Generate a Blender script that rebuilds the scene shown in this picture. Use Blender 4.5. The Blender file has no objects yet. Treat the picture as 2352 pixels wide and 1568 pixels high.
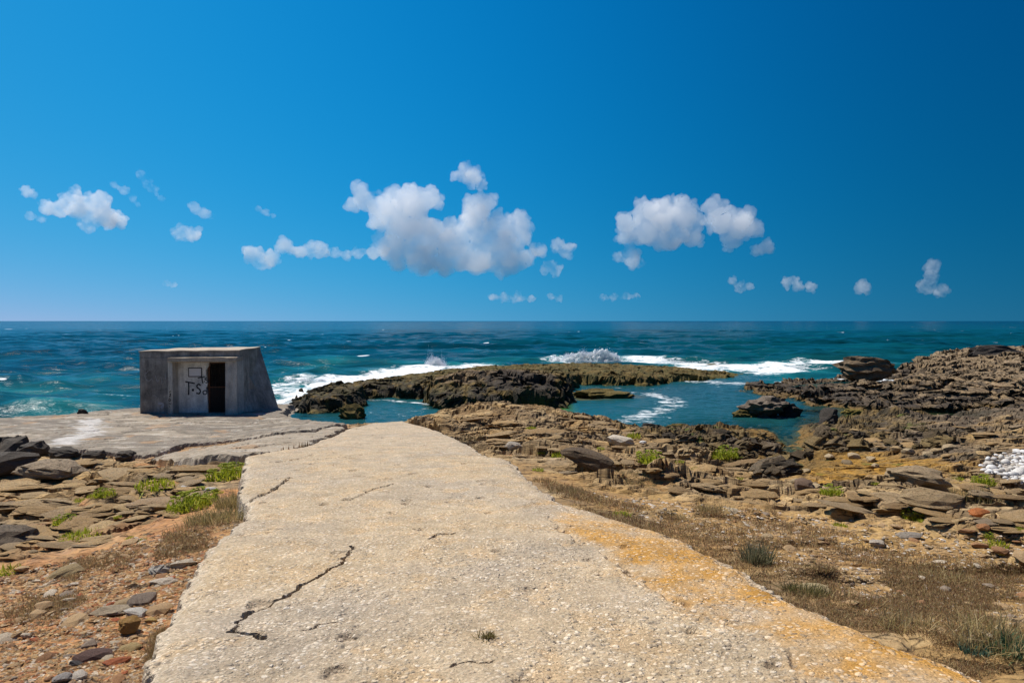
import bpy, bmesh, math, random
import numpy as np

from mathutils import Vector, Matrix

random.seed(7)
rng = np.random.default_rng(7)
scene = bpy.context.scene
COL = scene.collection

# ------------------------------------------------------------------ camera
CAM_Z = 4.5                      # metres above the sea
F = 1568.0                       # focal length in pixels of a 2352 x 1568 picture (24 mm lens)
TH = math.atan(47.0 / F)         # slight downward pitch: the horizon lies 47 px above the centre
cam_data = bpy.data.cameras.new('camera')
cam_data.sensor_width = 36.0
cam_data.lens = 24.0
cam_data.clip_start = 0.05
cam_data.clip_end = 200000.0
cam = bpy.data.objects.new('camera', cam_data)
COL.objects.link(cam)
cam.location = (0, 0, CAM_Z)
cam.rotation_euler = (math.pi / 2 - TH, 0, 0)
scene.camera = cam

# ------------------------------------------------------------------ sky, sun, exposure
SKY_GAIN = (0.92, 0.66, 0.36)
SKY_OFF = (-1.72, 0.62, 4.2)
SUN_AZ = math.radians(-55)       # left of the view direction, in front of the camera
SUN_EL = math.radians(60)
world = bpy.data.worlds.new('World')
scene.world = world
world.use_nodes = True
wn, wl = world.node_tree.nodes, world.node_tree.links
wn.clear()
w_out = wn.new('ShaderNodeOutputWorld')
w_bg = wn.new('ShaderNodeBackground')
w_sky = wn.new('ShaderNodeTexSky')
w_sky.sky_type = 'NISHITA'
w_sky.sun_disc = False
w_sky.sun_elevation = SUN_EL
w_sky.sun_rotation = SUN_AZ
w_sky.altitude = 0
w_sky.air_density = 0.7
w_sky.dust_density = 1.0
w_sky.ozone_density = 6.0
# the look-up is lifted a little off the horizon (no yellow haze band), then one colour grade over the whole
# dome: deep polarised blue, falling off with the angle from the sun
def wnode(t, **kw):
    n = wn.new(t)
    for k, v in kw.items(): setattr(n, k, v)
    return n
def wvec(op, a, b, c=None):
    n = wnode('ShaderNodeVectorMath', operation=op)
    for i, v in enumerate((a, b, c)):
        if v is None: continue
        if isinstance(v, tuple): n.inputs[i].default_value = v
        else: wl.new(v, n.inputs[i])
    return n
w_tc = wnode('ShaderNodeTexCoord')
w_up = wvec('MAXIMUM', w_tc.outputs['Generated'], (-9, -9, 0.0))
w_lift = wvec('MULTIPLY_ADD', w_up.outputs[0], (1, 1, 0.74), (0, 0, 0.065))
wl.new(w_lift.outputs[0], w_sky.inputs['Vector'])
w_gain = wvec('MULTIPLY_ADD', w_sky.outputs[0], tuple(SKY_GAIN), tuple(SKY_OFF))
w_sep = wnode('ShaderNodeSeparateXYZ'); wl.new(w_sky.outputs[0], w_sep.inputs[0])
w_pow = wnode('ShaderNodeMath', operation='POWER'); wl.new(w_sep.outputs[0], w_pow.inputs[0]); w_pow.inputs[1].default_value = 4.4
w_red = wnode('ShaderNodeMath', operation='MULTIPLY'); wl.new(w_pow.outputs[0], w_red.inputs[0]); w_red.inputs[1].default_value = 0.0055
w_sp2 = wnode('ShaderNodeSeparateXYZ'); wl.new(w_gain.outputs[0], w_sp2.inputs[0])
w_max = wnode('ShaderNodeCombineXYZ')
wl.new(w_red.outputs[0], w_max.inputs[0]); wl.new(w_sp2.outputs[1], w_max.inputs[1]); wl.new(w_sp2.outputs[2], w_max.inputs[2])
w_dot = wvec('DOT_PRODUCT', w_tc.outputs['Generated'], (math.sin(SUN_AZ), math.cos(SUN_AZ), 0.0))
w_map = wnode('ShaderNodeMapRange', interpolation_type='SMOOTHSTEP')
w_map.inputs['From Min'].default_value = -0.2
w_map.inputs['From Max'].default_value = 0.95
w_map.inputs['To Min'].default_value = 0.37
w_map.inputs['To Max'].default_value = 0.95
wl.new(w_dot.outputs['Value'], w_map.inputs['Value'])
w_scl = wnode('ShaderNodeVectorMath', operation='SCALE')
wl.new(w_max.outputs[0], w_scl.inputs[0]); wl.new(w_map.outputs[0], w_scl.inputs['Scale'])
w_bg.inputs['Strength'].default_value = 0.10
wl.new(w_scl.outputs[0], w_bg.inputs['Color'])
wl.new(w_bg.outputs[0], w_out.inputs['Surface'])

sun_data = bpy.data.lights.new('sun', 'SUN')
sun_data.energy = 5.0
sun_data.angle = math.radians(0.5)
sun_data.color = (1.0, 0.95, 0.87)
sun = bpy.data.objects.new('sun', sun_data)
COL.objects.link(sun)
sdir = Vector((math.sin(SUN_AZ) * math.cos(SUN_EL), math.cos(SUN_AZ) * math.cos(SUN_EL), math.sin(SUN_EL)))
sun.rotation_euler = sdir.to_track_quat('Z', 'Y').to_euler()
sun.location = (-20, 20, 40)

scene.view_settings.view_transform = 'Standard'
scene.view_settings.look = 'None'
scene.view_settings.gamma = 1
scene.view_settings.exposure = 0.2
scene.view_settings.use_curve_mapping = False
scene.cycles.volume_bounces = 12
scene.cycles.max_bounces = 14
scene.cycles.transparent_max_bounces = 12
scene.cycles.use_denoising = True

# ------------------------------------------------------------------ pixel -> ray
CT, ST = math.cos(TH), math.sin(TH)
def ray(u, v):
    xc = (u - 1176.0) / F
    zc = -(v - 784.0) / F
    return np.array([xc, CT + zc * ST, -ST + zc * CT])
def P(u, v, z):
    d = ray(u, v)
    t = (z - CAM_Z) / d[2]
    return np.array([d[0] * t, d[1] * t, z])
def PD(u, v, D):
    d = ray(u, v)
    t = D / d[1]
    return np.array([d[0] * t, D, CAM_Z + d[2] * t])

# ------------------------------------------------------------------ noise
def _hi(ix, iy, s):
    n = ix * np.uint32(374761393) + iy * np.uint32(668265263) + np.uint32((s * 2654435761) & 0xFFFFFFFF)
    n = (n ^ (n >> np.uint32(13))) * np.uint32(1274126177)
    n = (n ^ (n >> np.uint32(16))) * np.uint32(2246822519)
    return n ^ (n >> np.uint32(15))
def _u(a): return a.astype(np.int64).astype(np.uint32)
def _h(ix, iy, s):
    return (_hi(ix, iy, s) & np.uint32(0xFFFFFF)).astype(np.float32) * np.float32(1 / 0xFFFFFF)
_GA = (np.arange(64) + 0.5) / 64 * 2 * math.pi
_GC, _GS = np.cos(_GA).astype(np.float32), np.sin(_GA).astype(np.float32)
def vnoise(x, y, s=0):
    """gradient noise, about -1..1"""
    fx, fy = np.floor(x), np.floor(y)
    tx, ty = (x - fx).astype(np.float32), (y - fy).astype(np.float32)
    ux = tx * tx * tx * (tx * (tx * 6 - 15) + 10)
    uy = ty * ty * ty * (ty * (ty * 6 - 15) + 10)
    ix, iy = _u(fx), _u(fy)
    out = np.zeros(x.shape, np.float32)
    for i in (0, 1):
        for j in (0, 1):
            k = (_hi(ix + np.uint32(i), iy + np.uint32(j), s) >> np.uint32(5)) & np.uint32(63)
            g = _GC[k] * (tx - i) + _GS[k] * (ty - j)
            out += g * (ux if i else 1 - ux) * (uy if j else 1 - uy)
    return out * 1.5
def fbm(x, y, o=4, s=0, gain=0.5):
    a, t, f = 1.0, 0, 1.0
    for k in range(o):
        t = t + a * vnoise(x * f + 17.3 * k, y * f - 9.1 * k, s + k)
        a *= gain
        f *= 2.03
    return t
def voro(x, y, s=0, jit=0.9):
    fx, fy = np.floor(x), np.floor(y)
    tx, ty = (x - fx).astype(np.float32), (y - fy).astype(np.float32)
    ix, iy = _u(fx), _u(fy)
    F1 = np.full(x.shape, 9.0, np.float32); F2 = F1.copy()
    cid = np.zeros(x.shape, np.float32); cx = cid.copy(); cy = cid.copy()
    for i in (-1, 0, 1):
        for j in (-1, 0, 1):
            n = _hi(ix + np.uint32(i & 0xFFFFFFFF), iy + np.uint32(j & 0xFFFFFFFF), s)
            h1 = (n & np.uint32(1023)).astype(np.float32) * np.float32(1 / 1023)
            h2 = ((n >> np.uint32(10)) & np.uint32(1023)).astype(np.float32) * np.float32(1 / 1023)
            h3 = ((n >> np.uint32(20)) & np.uint32(1023)).astype(np.float32) * np.float32(1 / 1023)
            px = i + 0.5 + (h1 - 0.5) * jit - tx
            py = j + 0.5 + (h2 - 0.5) * jit - ty
            d = np.sqrt(px * px + py * py)
            near = d < F1
            F2 = np.where(near, F1, np.minimum(F2, d))
            F1 = np.where(near, d, F1)
            cid = np.where(near, h3, cid)
            cx = np.where(near, px, cx)
            cy = np.where(near, py, cy)
    return F1, F2, cid, cx, cy
def sstep(a, b, x):
    t = np.clip((x - a) / (b - a), 0, 1)
    return t * t * (3 - 2 * t)
def lerp(a, b, t):
    return a + (b - a) * t
def frac(x):
    return x - np.floor(x)

def sdpoly(x, y, poly):
    """signed distance to a polygon, positive inside"""
    poly = np.asarray(poly, float)
    n = len(poly)
    d2 = np.full(x.shape, 1e12)
    inside = np.zeros(x.shape, bool)
    for i in range(n):
        ax, ay = poly[i][0], poly[i][1]
        bx, by = poly[(i + 1) % n][0], poly[(i + 1) % n][1]
        ex, ey = bx - ax, by - ay
        L = ex * ex + ey * ey + 1e-12
        t = np.clip(((x - ax) * ex + (y - ay) * ey) / L, 0, 1)
        d2 = np.minimum(d2, (ax + t * ex - x) ** 2 + (ay + t * ey - y) ** 2)
        c = (ay > y) != (by > y)
        if abs(by - ay) > 1e-9:
            inside ^= c & (x < ex * (y - ay) / (by - ay) + ax)
    d = np.sqrt(d2)
    return np.where(inside, d, -d)
def dline(x, y, pts):
    """distance to a polyline"""
    pts = np.asarray(pts, float)
    d2 = np.full(x.shape, 1e12)
    for (ax, ay), (bx, by) in zip(pts[:-1, :2], pts[1:, :2]):
        ex, ey = bx - ax, by - ay
        t = np.clip(((x - ax) * ex + (y - ay) * ey) / (ex * ex + ey * ey + 1e-12), 0, 1)
        d2 = np.minimum(d2, (ax + t * ex - x) ** 2 + (ay + t * ey - y) ** 2)
    return np.sqrt(d2)

class TPS:
    def __init__(self, pts, lam=1e-3):
        p = np.asarray(pts, float)
        self.c = p[:, :2]
        n = len(p)
        K = self._k(self.c[:, 0], self.c[:, 1]) + lam * np.eye(n) * n
        Q = np.c_[np.ones(n), self.c]
        A = np.zeros((n + 3, n + 3))
        A[:n, :n] = K; A[:n, n:] = Q; A[n:, :n] = Q.T
        self.w = np.linalg.solve(A, np.r_[p[:, 2], 0, 0, 0])
    def _k(self, x, y):
        d2 = (x[:, None] - self.c[None, :, 0]) ** 2 + (y[:, None] - self.c[None, :, 1]) ** 2
        return 0.5 * d2 * np.log(d2 + 1e-9)
    def __call__(self, x, y):
        sh = x.shape
        x = x.ravel(); y = y.ravel()
        out = np.empty(x.shape)
        for i in range(0, len(x), 60000):
            a, b = x[i:i + 60000], y[i:i + 60000]
            out[i:i + 60000] = self._k(a, b) @ self.w[:-3] + self.w[-3] + self.w[-2] * a + self.w[-1] * b
        return out.reshape(sh)

# ------------------------------------------------------------------ layout functions (metres, z = 0 is the sea)
def zpath(x, y):
    return 2.9 - 0.086 * (y - 3.0)
def Ppath(u, v):
    d = ray(u, v)
    # CAM_Z + t dz = 2.9 - .086 (t dy - 3)
    t = (2.9 + 0.258 - CAM_Z) / (d[2] + 0.086 * d[1])
    return np.array([d[0] * t, d[1] * t])
def zapron(x, y):
    return lerp(0.95, np.minimum(zpath(x, y), 2.4) - 0.02, sstep(-9.6, -5.2, x)) - 0.02 * np.maximum(0, y - 27)
def Papron(u, v):
    d = ray(u, v)
    t = np.linspace(8, 40, 6400)
    X, Y, Z = d[0] * t, d[1] * t, CAM_Z + d[2] * t
    below = np.nonzero(Z < zapron(X, Y))[0]
    i = below[0] if len(below) else -1
    return np.array([X[i], Y[i]])

PATH = [(-1.9, -8.0)] + [tuple(Ppath(u, v)) for u, v in [
    (335, 1568), (372, 1450), (400, 1400), (440, 1330), (480, 1262), (535, 1205), (578, 1180), (572, 1152), (548, 1133),
    (556, 1090), (562, 1046), (620, 1036), (695, 1023), (760, 1000), (800, 982), (850, 970), (930, 966), (965, 975),
    (1000, 985), (1040, 1000), (1080, 1020), (1122, 1046), (1170, 1049), (1225, 1100), (1290, 1150), (1330, 1156),
    (1420, 1182), (1560, 1232), (1700, 1302), (1830, 1372), (1950, 1432), (2080, 1492), (2250, 1552), (2300, 1570)]] + [(2.6, -8.0)]
APRON = [tuple(Papron(u, v)) for u, v in [(-500, 957), (0, 958), (150, 950), (300, 936)]] + [(-13.4, 30.2), (-9.6, 29.6)] + \
        [tuple(Papron(u, v)) for u, v in [(648, 950), (716, 964), (790, 973), (690, 990), (560, 1003), (420, 1019), (335, 1046),
                                          (250, 1040), (180, 1032), (110, 1028), (0, 1016), (-500, 1012)]]
FRAG = [tuple(Papron(u, v)) for u, v in [(338, 1054), (450, 1050), (556, 1045), (618, 1037), (690, 1024), (752, 1001), (792, 981),
                                         (770, 979), (690, 995), (600, 1006), (540, 1012), (440, 1030)]]

GC = []       # control points of the ground
def g(u, v, z): GC.append(tuple(P(u, v, z)))
for a in [(340, 1568, 2.74), (0, 1568, 2.72), (150, 1400, 2.45), (400, 1330, 2.42), (0, 1300, 2.02), (250, 1250, 2.1),
          (480, 1230, 2.25), (500, 1150, 1.95), (100, 1150, 1.45), (300, 1120, 1.5), (0, 1090, 1.0), (200, 1070, 1.05),
          (400, 1068, 1.25), (540, 1060, 1.75), (0, 1050, 0.8), (150, 1045, 0.8),
          (2352, 1568, 2.72), (2352, 1450, 2.6), (2352, 1300, 2.35), (2000, 1300, 2.4), (1700, 1250, 2.4), (1450, 1150, 2.15),
          (2352, 1200, 2.0), (2000, 1180, 1.95), (1600, 1130, 1.92), (1300, 1090, 2.0), (2352, 1110, 1.3), (2100, 1100, 1.25),
          (1900, 1100, 1.05), (1700, 1080, 1.3), (1450, 1060, 1.55), (1200, 1030, 1.7), (1100, 980, 1.35), (1300, 985, 1.15),
          (1500, 1010, 0.95), (1680, 1025, 0.6), (1780, 1060, 0.25), (1850, 1045, 0.18), (1800, 1000, 0.06), (1650, 985, 0.1),
          (1450, 985, 0.6), (1390, 963, 0.75), (1290, 957, 0.95), (1200, 947, 1.0), (1050, 943, 1.1), (960, 968, 1.2),
          (2352, 1030, 0.9), (2200, 1000, 0.66), (2000, 1000, 0.42), (2352, 970, 0.75), (2200, 965, 0.5), (2100, 962, 0.38), (1960, 968, 0.14),
          (1880, 958, -0.25), (2300, 1070, 1.02), (2352, 952, 0.5), (2700, 1100, 1.3), (2700, 980, 0.9), (2700, 1300, 2.4)]:
    g(*a)
GC += [(-12, 6, 2.0), (-10, -6, 3.2), (10, -6, 3.2), (0, -8, 3.4), (-16, 16, 0.9), (-24, 24, 0.4), (0, 0, 3.0), (-5, 1, 2.95), (6, 1, 2.95),
       (16, 8, 2.2)]
for x, y, z in [(-6.5, 26.5, 0.1), (-4.5, 26.5, -0.2), (-3.5, 29, -0.9), (0, 28.6, -0.9), (3, 29.5, -0.9), (6, 29.5, -0.8), (9, 31, -0.6), (12.5, 31, -0.5), (16, 33, -0.6), (20, 34, -0.5), (25, 34.5, -0.1),
                (-8, 31, -1.0), (-12, 33, -1.3), (-20, 29, -1.3), (-26, 27.5, -1.2), (0, 33, -1.5), (8, 35, -1.5), (18, 38, -1.6), (-15, 38, -2)]:
    GC.append((x, y, z))
gtps = TPS(GC, 2e-4)

def toV(x, y, z):
    """world -> pixel of the photograph (used only to look up which kind of ground lies where)"""
    dx, dy, dz = x, y, z - CAM_Z
    f = dy * CT - dz * ST
    f = np.where(np.abs(f) < 0.2, 0.2, f)
    up = dy * ST + dz * CT
    return 1176 + F * dx / f, 784 - F * up / f

def W(pts):    # outline in the picture -> outline on the smooth ground
    out = []
    for u, v in pts:
        d = ray(u, v)
        t = np.linspace(2.0, 42, 4000)
        X, Y, Z = d[0] * t, d[1] * t, CAM_Z + d[2] * t
        gz = gtps(X, Y)
        b = np.nonzero(Z < gz)[0]
        i = b[0] if len(b) else -1
        out.append((X[i], Y[i]))
    return out

SOIL_L = W([(-200, 1568), (-200, 1330), (60, 1290), (200, 1262), (300, 1210), (420, 1180), (520, 1150), (560, 1120), (600, 1200), (480, 1300), (420, 1568)])
SOIL_R = W([(1220, 1090), (1330, 1110), (1480, 1118), (1700, 1150), (1850, 1170), (2050, 1200), (2250, 1240), (2500, 1260), (2600, 1568), (2300, 1580), (1700, 1310)])
OCHRE = W([(1660, 1000), (1760, 985), (1900, 1000), (1960, 1035), (2100, 1050), (2230, 1075), (2100, 1100), (1960, 1125), (1880, 1120), (1760, 1070), (1690, 1040)])
WET = W([(1450, 985), (1600, 975), (1700, 950), (1900, 950), (2150, 955), (2050, 990), (1950, 1020), (1860, 1080), (1760, 1090), (1690, 1060), (1500, 1012)])
GULLY = W([(1790, 985), (1815, 1010), (1820, 1040), (1835, 1075), (1850, 1085)])
PEBBLE = W([(2250, 1080), (2262, 1060), (2300, 1045), (2352, 1032), (2500, 1030), (2500, 1130), (2352, 1118), (2300, 1100)])
BLOCK = W([(-200, 1000), (0, 1012), (60, 1010), (112, 1024), (108, 1042), (60, 1056), (0, 1062), (-200, 1080)])

def saw(s, w):
    f = frac(s)
    return np.where(f < w, f / w, (1 - f) / (1 - w))
def rock_relief(x, y, R):
    """layered, blocky rock: sawtooth ledges facing inland, broken along joints"""
    wx = fbm(x * 0.4, y * 0.4, 2, 11) * 0.9
    wy = fbm(x * 0.22, y * 0.5, 2, 21) * 1.5 + 0.10 * vnoise(x * 1.1, y * 1.8, 23)
    big = fbm(x * 0.28, y * 0.28, 3, 31) * 0.22
    s1 = (y + wy + 0.18 * x) / 1.25
    a1 = 0.13 + 0.10 * fbm(x * 0.4, y * 0.4, 2, 41)
    l1 = np.maximum(a1, 0) * saw(s1, 0.10)
    s2 = (y + 0.8 * wy + 0.25 * fbm(x * 0.6, y * 1.4, 2, 51) - 0.1 * x) / 0.47
    l2 = np.maximum(0.055 + 0.05 * fbm(x * 0.7, y * 0.7, 2, 61), 0) * saw(s2, 0.2)
    F1, F2, cid, cx, cy = voro((x + wx * 0.5) / 1.35, (y + wy * 0.4) / 0.42, 71)
    b1 = (cid - 0.5) * 0.12 + (cx * (cid * 7 % 1 - 0.5) + cy * (cid * 13 % 1 - 0.35)) * 0.10
    e1 = -0.09 * (1 - sstep(0.0, 0.13, F2 - F1))
    G1, G2, did, dx, dy = voro((x + wx * 0.2) / 0.62, (y + wy * 0.2) / 0.17, 81)
    b2 = (did - 0.5) * 0.04 + (dx * (did * 7 % 1 - 0.5) + dy * (did * 13 % 1 - 0.35)) * 0.03
    e2 = -0.016 * (1 - sstep(0.0, 0.12, G2 - G1))
    fine = fbm(x * 7, y * 7, 3, 91) * 0.012
    return R * (big + l1 + l2 + b1 + e1 + b2 + e2) + fine * (0.3 + R), cid, did

def ground_masks(x, y):
    n1 = fbm(x * 0.9, y * 0.9, 4, 101)
    n2 = fbm(x * 2.6, y * 2.6, 3, 103)
    soil = np.maximum(sstep(-0.5, 0.6, sdpoly(x, y, SOIL_L) + n1 * 1.0), sstep(-0.6, 0.7, sdpoly(x, y, SOIL_R) + n1 * 1.1))
    soil = np.clip(soil - 0.25 * np.maximum(n2, 0), 0, 1)
    ochre = sstep(-0.8, 0.5, sdpoly(x, y, OCHRE) + n1 * 0.9)
    wet = sstep(-0.8, 0.6, sdpoly(x, y, WET) + n1 * 1.0)
    return soil, ochre, wet, n1, n2

def ground(x, y, full=False):
    x = np.asarray(x, float); y = np.asarray(y, float)
    base = np.clip(gtps(x, y), -1.8, 3.4)
    zp = zpath(x, y)
    sp = sdpoly(x, y, PATH)
    side = np.where(x < 0, 0.20, 0.10)
    near = sstep(1.3, 0.05, -sp) * sstep(13.5, 11.5, y)
    base = lerp(base, np.minimum(base, zp - side) * 0.35 + (zp - side) * 0.65, near)
    # gully that drains into the rock pool
    dg = dline(x, y, GULLY)
    base = base - 0.28 * sstep(0.9, 0.1, dg + 0.3 * vnoise(x * 2, y * 2, 5))
    soil, ochre, wet, n1, n2 = ground_masks(x, y)
    peb = sstep(-0.1, 0.5, sdpoly(x, y, PEBBLE))
    R = np.clip(1 - 0.82 * soil, 0, 1) * (1 - 0.6 * ochre) * (1 - 0.85 * peb)
    R = R * (1 - 0.85 * near)
    rel, cid, did = rock_relief(x, y, R)
    # raised dark block by the apron
    bs = sdpoly(x, y, BLOCK) + 0.15 * n2
    base = base + 0.62 * sstep(-0.03, 0.06, bs) - 0.25 * sstep(2.2, 0.0, -bs) * sstep(0.02, -0.05, bs) * (y < 19)
    # knobbly wet rock
    k1, k2, kid, _, _ = voro(x / 0.55 + n2 * 0.3, y / 0.55 + n1 * 0.3, 111)
    kn = wet * (1 - 0.45 * ochre) * (0.34 * np.maximum(0, 0.55 - k1) * kid + 0.09 * np.maximum(0, fbm(x * 1.7, y * 2.2, 4, 113)))
    z = base + rel * (0.55 + 0.45 * (1 - near)) + kn
    # keep below the concrete
    z = np.where(sp > -0.02, np.minimum(z, zp - 0.16 - 0.1 * sstep(0, 0.3, sp)), z)
    z = np.where((sp <= -0.02) & (sp > -0.35) & (y < 11.5), np.minimum(z, zp - 0.03), z)
    za = zapron(x, y)
    sa = sdpoly(x, y, APRON)
    sf = sdpoly(x, y, FRAG)
    lo = za - 0.10 - 0.25 * sstep(0.0, 0.5, np.maximum(sa, sf))
    z = np.where((sa > -0.05) | (sf > -0.05), np.minimum(z, lo), z)
    # the earth showing between the two slabs
    mid = (sa < -0.05) & (sf < -0.05) & (x < -4) & (np.maximum(sa, sf) > -0.8) & (y > 14.5)
    z = np.where(mid, np.minimum(z, za - 0.14), z)
    if full:
        return z, dict(soil=soil, ochre=ochre, wet=wet, n1=n1, n2=n2, cid=cid, did=did, R=R, peb=peb, kid=kid, bs=bs, dg=dg, sp=sp, sa=sa, sf=sf)
    return z

# ---- reef (long low shelf of rock beyond the pools) and headland
def S0(u, v, z=0.0): p = P(u, v, z); return (p[0], p[1])
REEF = [S0(*a) for a in [(636, 948), (668, 957), (720, 957), (775, 950), (838, 935), (845, 917), (900, 914), (975, 917), (990, 937),
                         (1050, 941), (1160, 940), (1260, 938), (1303, 932), (1312, 912), (1308, 893), (1330, 884), (1420, 886),
                         (1500, 885), (1545, 878), (1620, 874), (1700, 866), (1730, 861), (1690, 855), (1600, 850), (1500, 848),
                         (1400, 843), (1250, 845), (1100, 851), (1000, 858), (900, 873), (840, 884), (735, 897), (690, 910), (650, 930)]]
RC = []
def r_(u, v, D): RC.append(tuple(PD(u, v, D)))
for a in [(650, 938, 33.0), (700, 920, 33.5), (720, 906, 35.5), (770, 897, 36.0), (800, 905, 35), (840, 885, 40.5), (900, 875, 43.5), (950, 882, 40.5), (1000, 863, 38.5),
          (1010, 890, 36.6), (1080, 864, 38.2), (1150, 857, 38.4), (1220, 858, 38.4), (1290, 866, 38.6), (1270, 856, 41.5), (1180, 850, 46), (1060, 852, 48),
          (1100, 848, 54), (1250, 841, 57), (1000, 856, 51), (1350, 846, 53), (1400, 841, 58), (1480, 846, 55), (1550, 848, 56), (1620, 850, 58), (1700, 858, 57)]:
    r_(*a)
rtps = TPS(RC, 3e-3)
def rock_big(x, y, sc=1.0, seed=0):
    wx = fbm(x * 0.3 / sc, y * 0.3 / sc, 2, 201 + seed) * 0.9 * sc
    wy = fbm(x * 0.25 / sc, y * 0.35 / sc, 2, 211 + seed) * 0.9 * sc
    F1, F2, c, cx, cy = voro((x + wx) / (1.7 * sc), (y + wy) / (1.2 * sc), 221 + seed)
    b = (c - 0.5) * 0.42 * sc + (cx * (c * 7 % 1 - 0.5) + cy * (c * 13 % 1 - 0.5)) * 0.3 * sc - 0.25 * sc * (1 - sstep(0, 0.12, F2 - F1))
    G1, G2, d, dx, dy = voro((x + 0.4 * wx) / (0.62 * sc), (y + 0.4 * wy) / (0.45 * sc), 231 + seed)
    b2 = (d - 0.5) * 0.17 * sc + (dx * (d * 7 % 1 - 0.5) + dy * (d * 13 % 1 - 0.5)) * 0.12 * sc - 0.09 * sc * (1 - sstep(0, 0.14, G2 - G1))
    return b, b2, c, d, fbm(x * 2.2, y * 2.2, 4, 241 + seed)
def reef(x, y, full=False):
    sd = sdpoly(x, y, REEF)
    b, b2, c, d, n = rock_big(x, y, 1.0, 3)
    sd = sd + 0.45 * fbm(x * 0.9, y * 0.9, 3, 251) + 0.5 * (c - 0.5)
    h = np.clip(rtps(x, y), 0.12, 1.75)
    front = sstep(46, 40, y)
    lap = sstep(0.0, 0.55, sd) * 0.75 + 0.25 * sstep(0.3, 2.2, sd)
    z = -0.9 + (h + 0.9) * sstep(-0.35, 0.12, sd) * (0.45 + 0.55 * lap) + (b * (0.35 + 0.75 * front) + b2 * (0.5 + 0.5 * front) + 0.05 * n) * sstep(-0.3, 0.6, sd)
    if full:
        return z, sd, c, d, n, front
    return z

HEAD = [S0(*a) for a in [(1694, 893), (1712, 900), (1760, 908), (1815, 922), (1850, 932), (1930, 938), (2000, 944), (2080, 948), (2150, 951),
                         (2250, 948), (2352, 944), (2700, 944)]] + [(60, 62), (42, 66), (34, 58), (28, 52), (24, 51.0), (20.0, 50.0)]
HC = [tuple(PD(*a)) for a in [(1720, 880, 46), (1760, 875, 46.5), (1800, 858, 47.5), (1790, 890, 43.5), (1880, 852, 46), (1880, 890, 40),
      (1960, 870, 41), (1960, 852, 45), (2060, 880, 38.5), (2060, 852, 45), (2130, 839, 47), (2150, 880, 37.5), (2230, 821, 48.5), (2250, 880, 37), (2290, 814, 49),
      (2352, 802, 50), (2352, 870, 37.5), (2450, 790, 52), (2500, 860, 38), (2150, 905, 35.5), (2300, 900, 35.8), (1950, 900, 38), (2700, 780, 54), (2700, 860, 38)]]
htps = TPS(HC, 3e-3)
BOULD = [S0(*a) for a in [(1920, 866, ), (1960, 868), (2075, 868), (2085, 852), (2000, 845), (1930, 850)]]
def head(x, y, full=False):
    sd = sdpoly(x, y, HEAD)
    b, b2, c, d, n = rock_big(x, y, 1.15, 9)
    sd = sd + 0.4 * fbm(x * 0.8, y * 0.8, 3, 261) + 0.8 * (c - 0.5)
    h = np.clip(htps(x, y) - 0.30 - 0.075 * np.clip(y - 38, 0, 13), 0.3, 3.0)
    wy = fbm(x * 0.16, y * 0.3, 3, 271)
    s1 = (y - 0.45 * x + 1.6 * wy) / 1.7
    led = 0.55 * saw(s1, 0.12) * (0.6 + 0.5 * vnoise(x * 0.4, y * 0.4, 273))
    s2 = (y - 0.35 * x + 1.2 * wy) / 0.6
    led2 = 0.17 * saw(s2, 0.2)
    lap = sstep(0.0, 0.7, sd) * 0.8 + 0.2 * sstep(0.3, 2.2, sd)
    z = -0.9 + (h + 0.9) * sstep(-0.35, 0.12, sd) * (0.40 + 0.60 * lap) + (b * 0.30 + b2 * 0.14 - 0.10 + led + led2 - 0.15 + 0.06 * n) * sstep(-0.3, 0.6, sd)
    if full:
        return z, sd, c, d, n
    return z

# ------------------------------------------------------------------ mesh and material helpers
def mesh_grid(name, X, Y, Z, keep=None, cols=None, smooth=False, attrs=None):
    nr, nc = X.shape
    idx = np.arange(nr * nc).reshape(nr, nc)
    q = np.stack([idx[:-1, :-1], idx[:-1, 1:], idx[1:, 1:], idx[1:, :-1]], -1).reshape(-1, 4)
    if keep is not None:
        k = (keep[:-1, :-1] | keep[:-1, 1:] | keep[1:, 1:] | keep[1:, :-1]).reshape(-1)
        q = q[k]
    used = np.zeros(nr * nc, bool)
    used[q.ravel()] = True
    remap = np.cumsum(used) - 1
    co = np.stack([X, Y, Z], -1).reshape(-1, 3)[used]
    q = remap[q]
    me = bpy.data.meshes.new(name)
    me.vertices.add(len(co))
    me.vertices.foreach_set('co', co.astype(np.float32).ravel())
    me.loops.add(q.size)
    me.loops.foreach_set('vertex_index', q.astype(np.int32).ravel())
    me.polygons.add(len(q))
    me.polygons.foreach_set('loop_start', (np.arange(len(q)) * 4).astype(np.int32))
    me.polygons.foreach_set('loop_total', np.full(len(q), 4, np.int32))
    me.polygons.foreach_set('use_smooth', np.full(len(q), bool(smooth)))
    me.update(calc_edges=True)
    if cols is not None:
        a = me.color_attributes.new('Col', 'FLOAT_COLOR', 'POINT')
        c = np.ones((nr * nc, 4), np.float32)
        c[:, :3] = cols.reshape(-1, 3)
        a.data.foreach_set('color', c[used].ravel())
    for k, v in (attrs or {}).items():
        a = me.attributes.new(k, 'FLOAT', 'POINT')
        a.data.foreach_set('value', v.reshape(-1)[used].astype(np.float32))
    return me

def link(name, me, mat, parent=None):
    o = bpy.data.objects.new(name, me)
    COL.objects.link(o)
    if mat is not None and len(me.materials) == 0:
        me.materials.append(mat)
    if parent is not None:
        o.parent = parent
    return o
def tag(o, label=None, cat=None, group=None, kind=None):
    if label: o['label'] = label
    if cat: o['category'] = cat
    if group: o['group'] = group
    if kind: o['kind'] = kind
    return o
def empty(name, loc):
    o = bpy.data.objects.new(name, None)
    o.empty_display_size = 0.1
    COL.objects.link(o)
    o.location = loc
    return o

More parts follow.
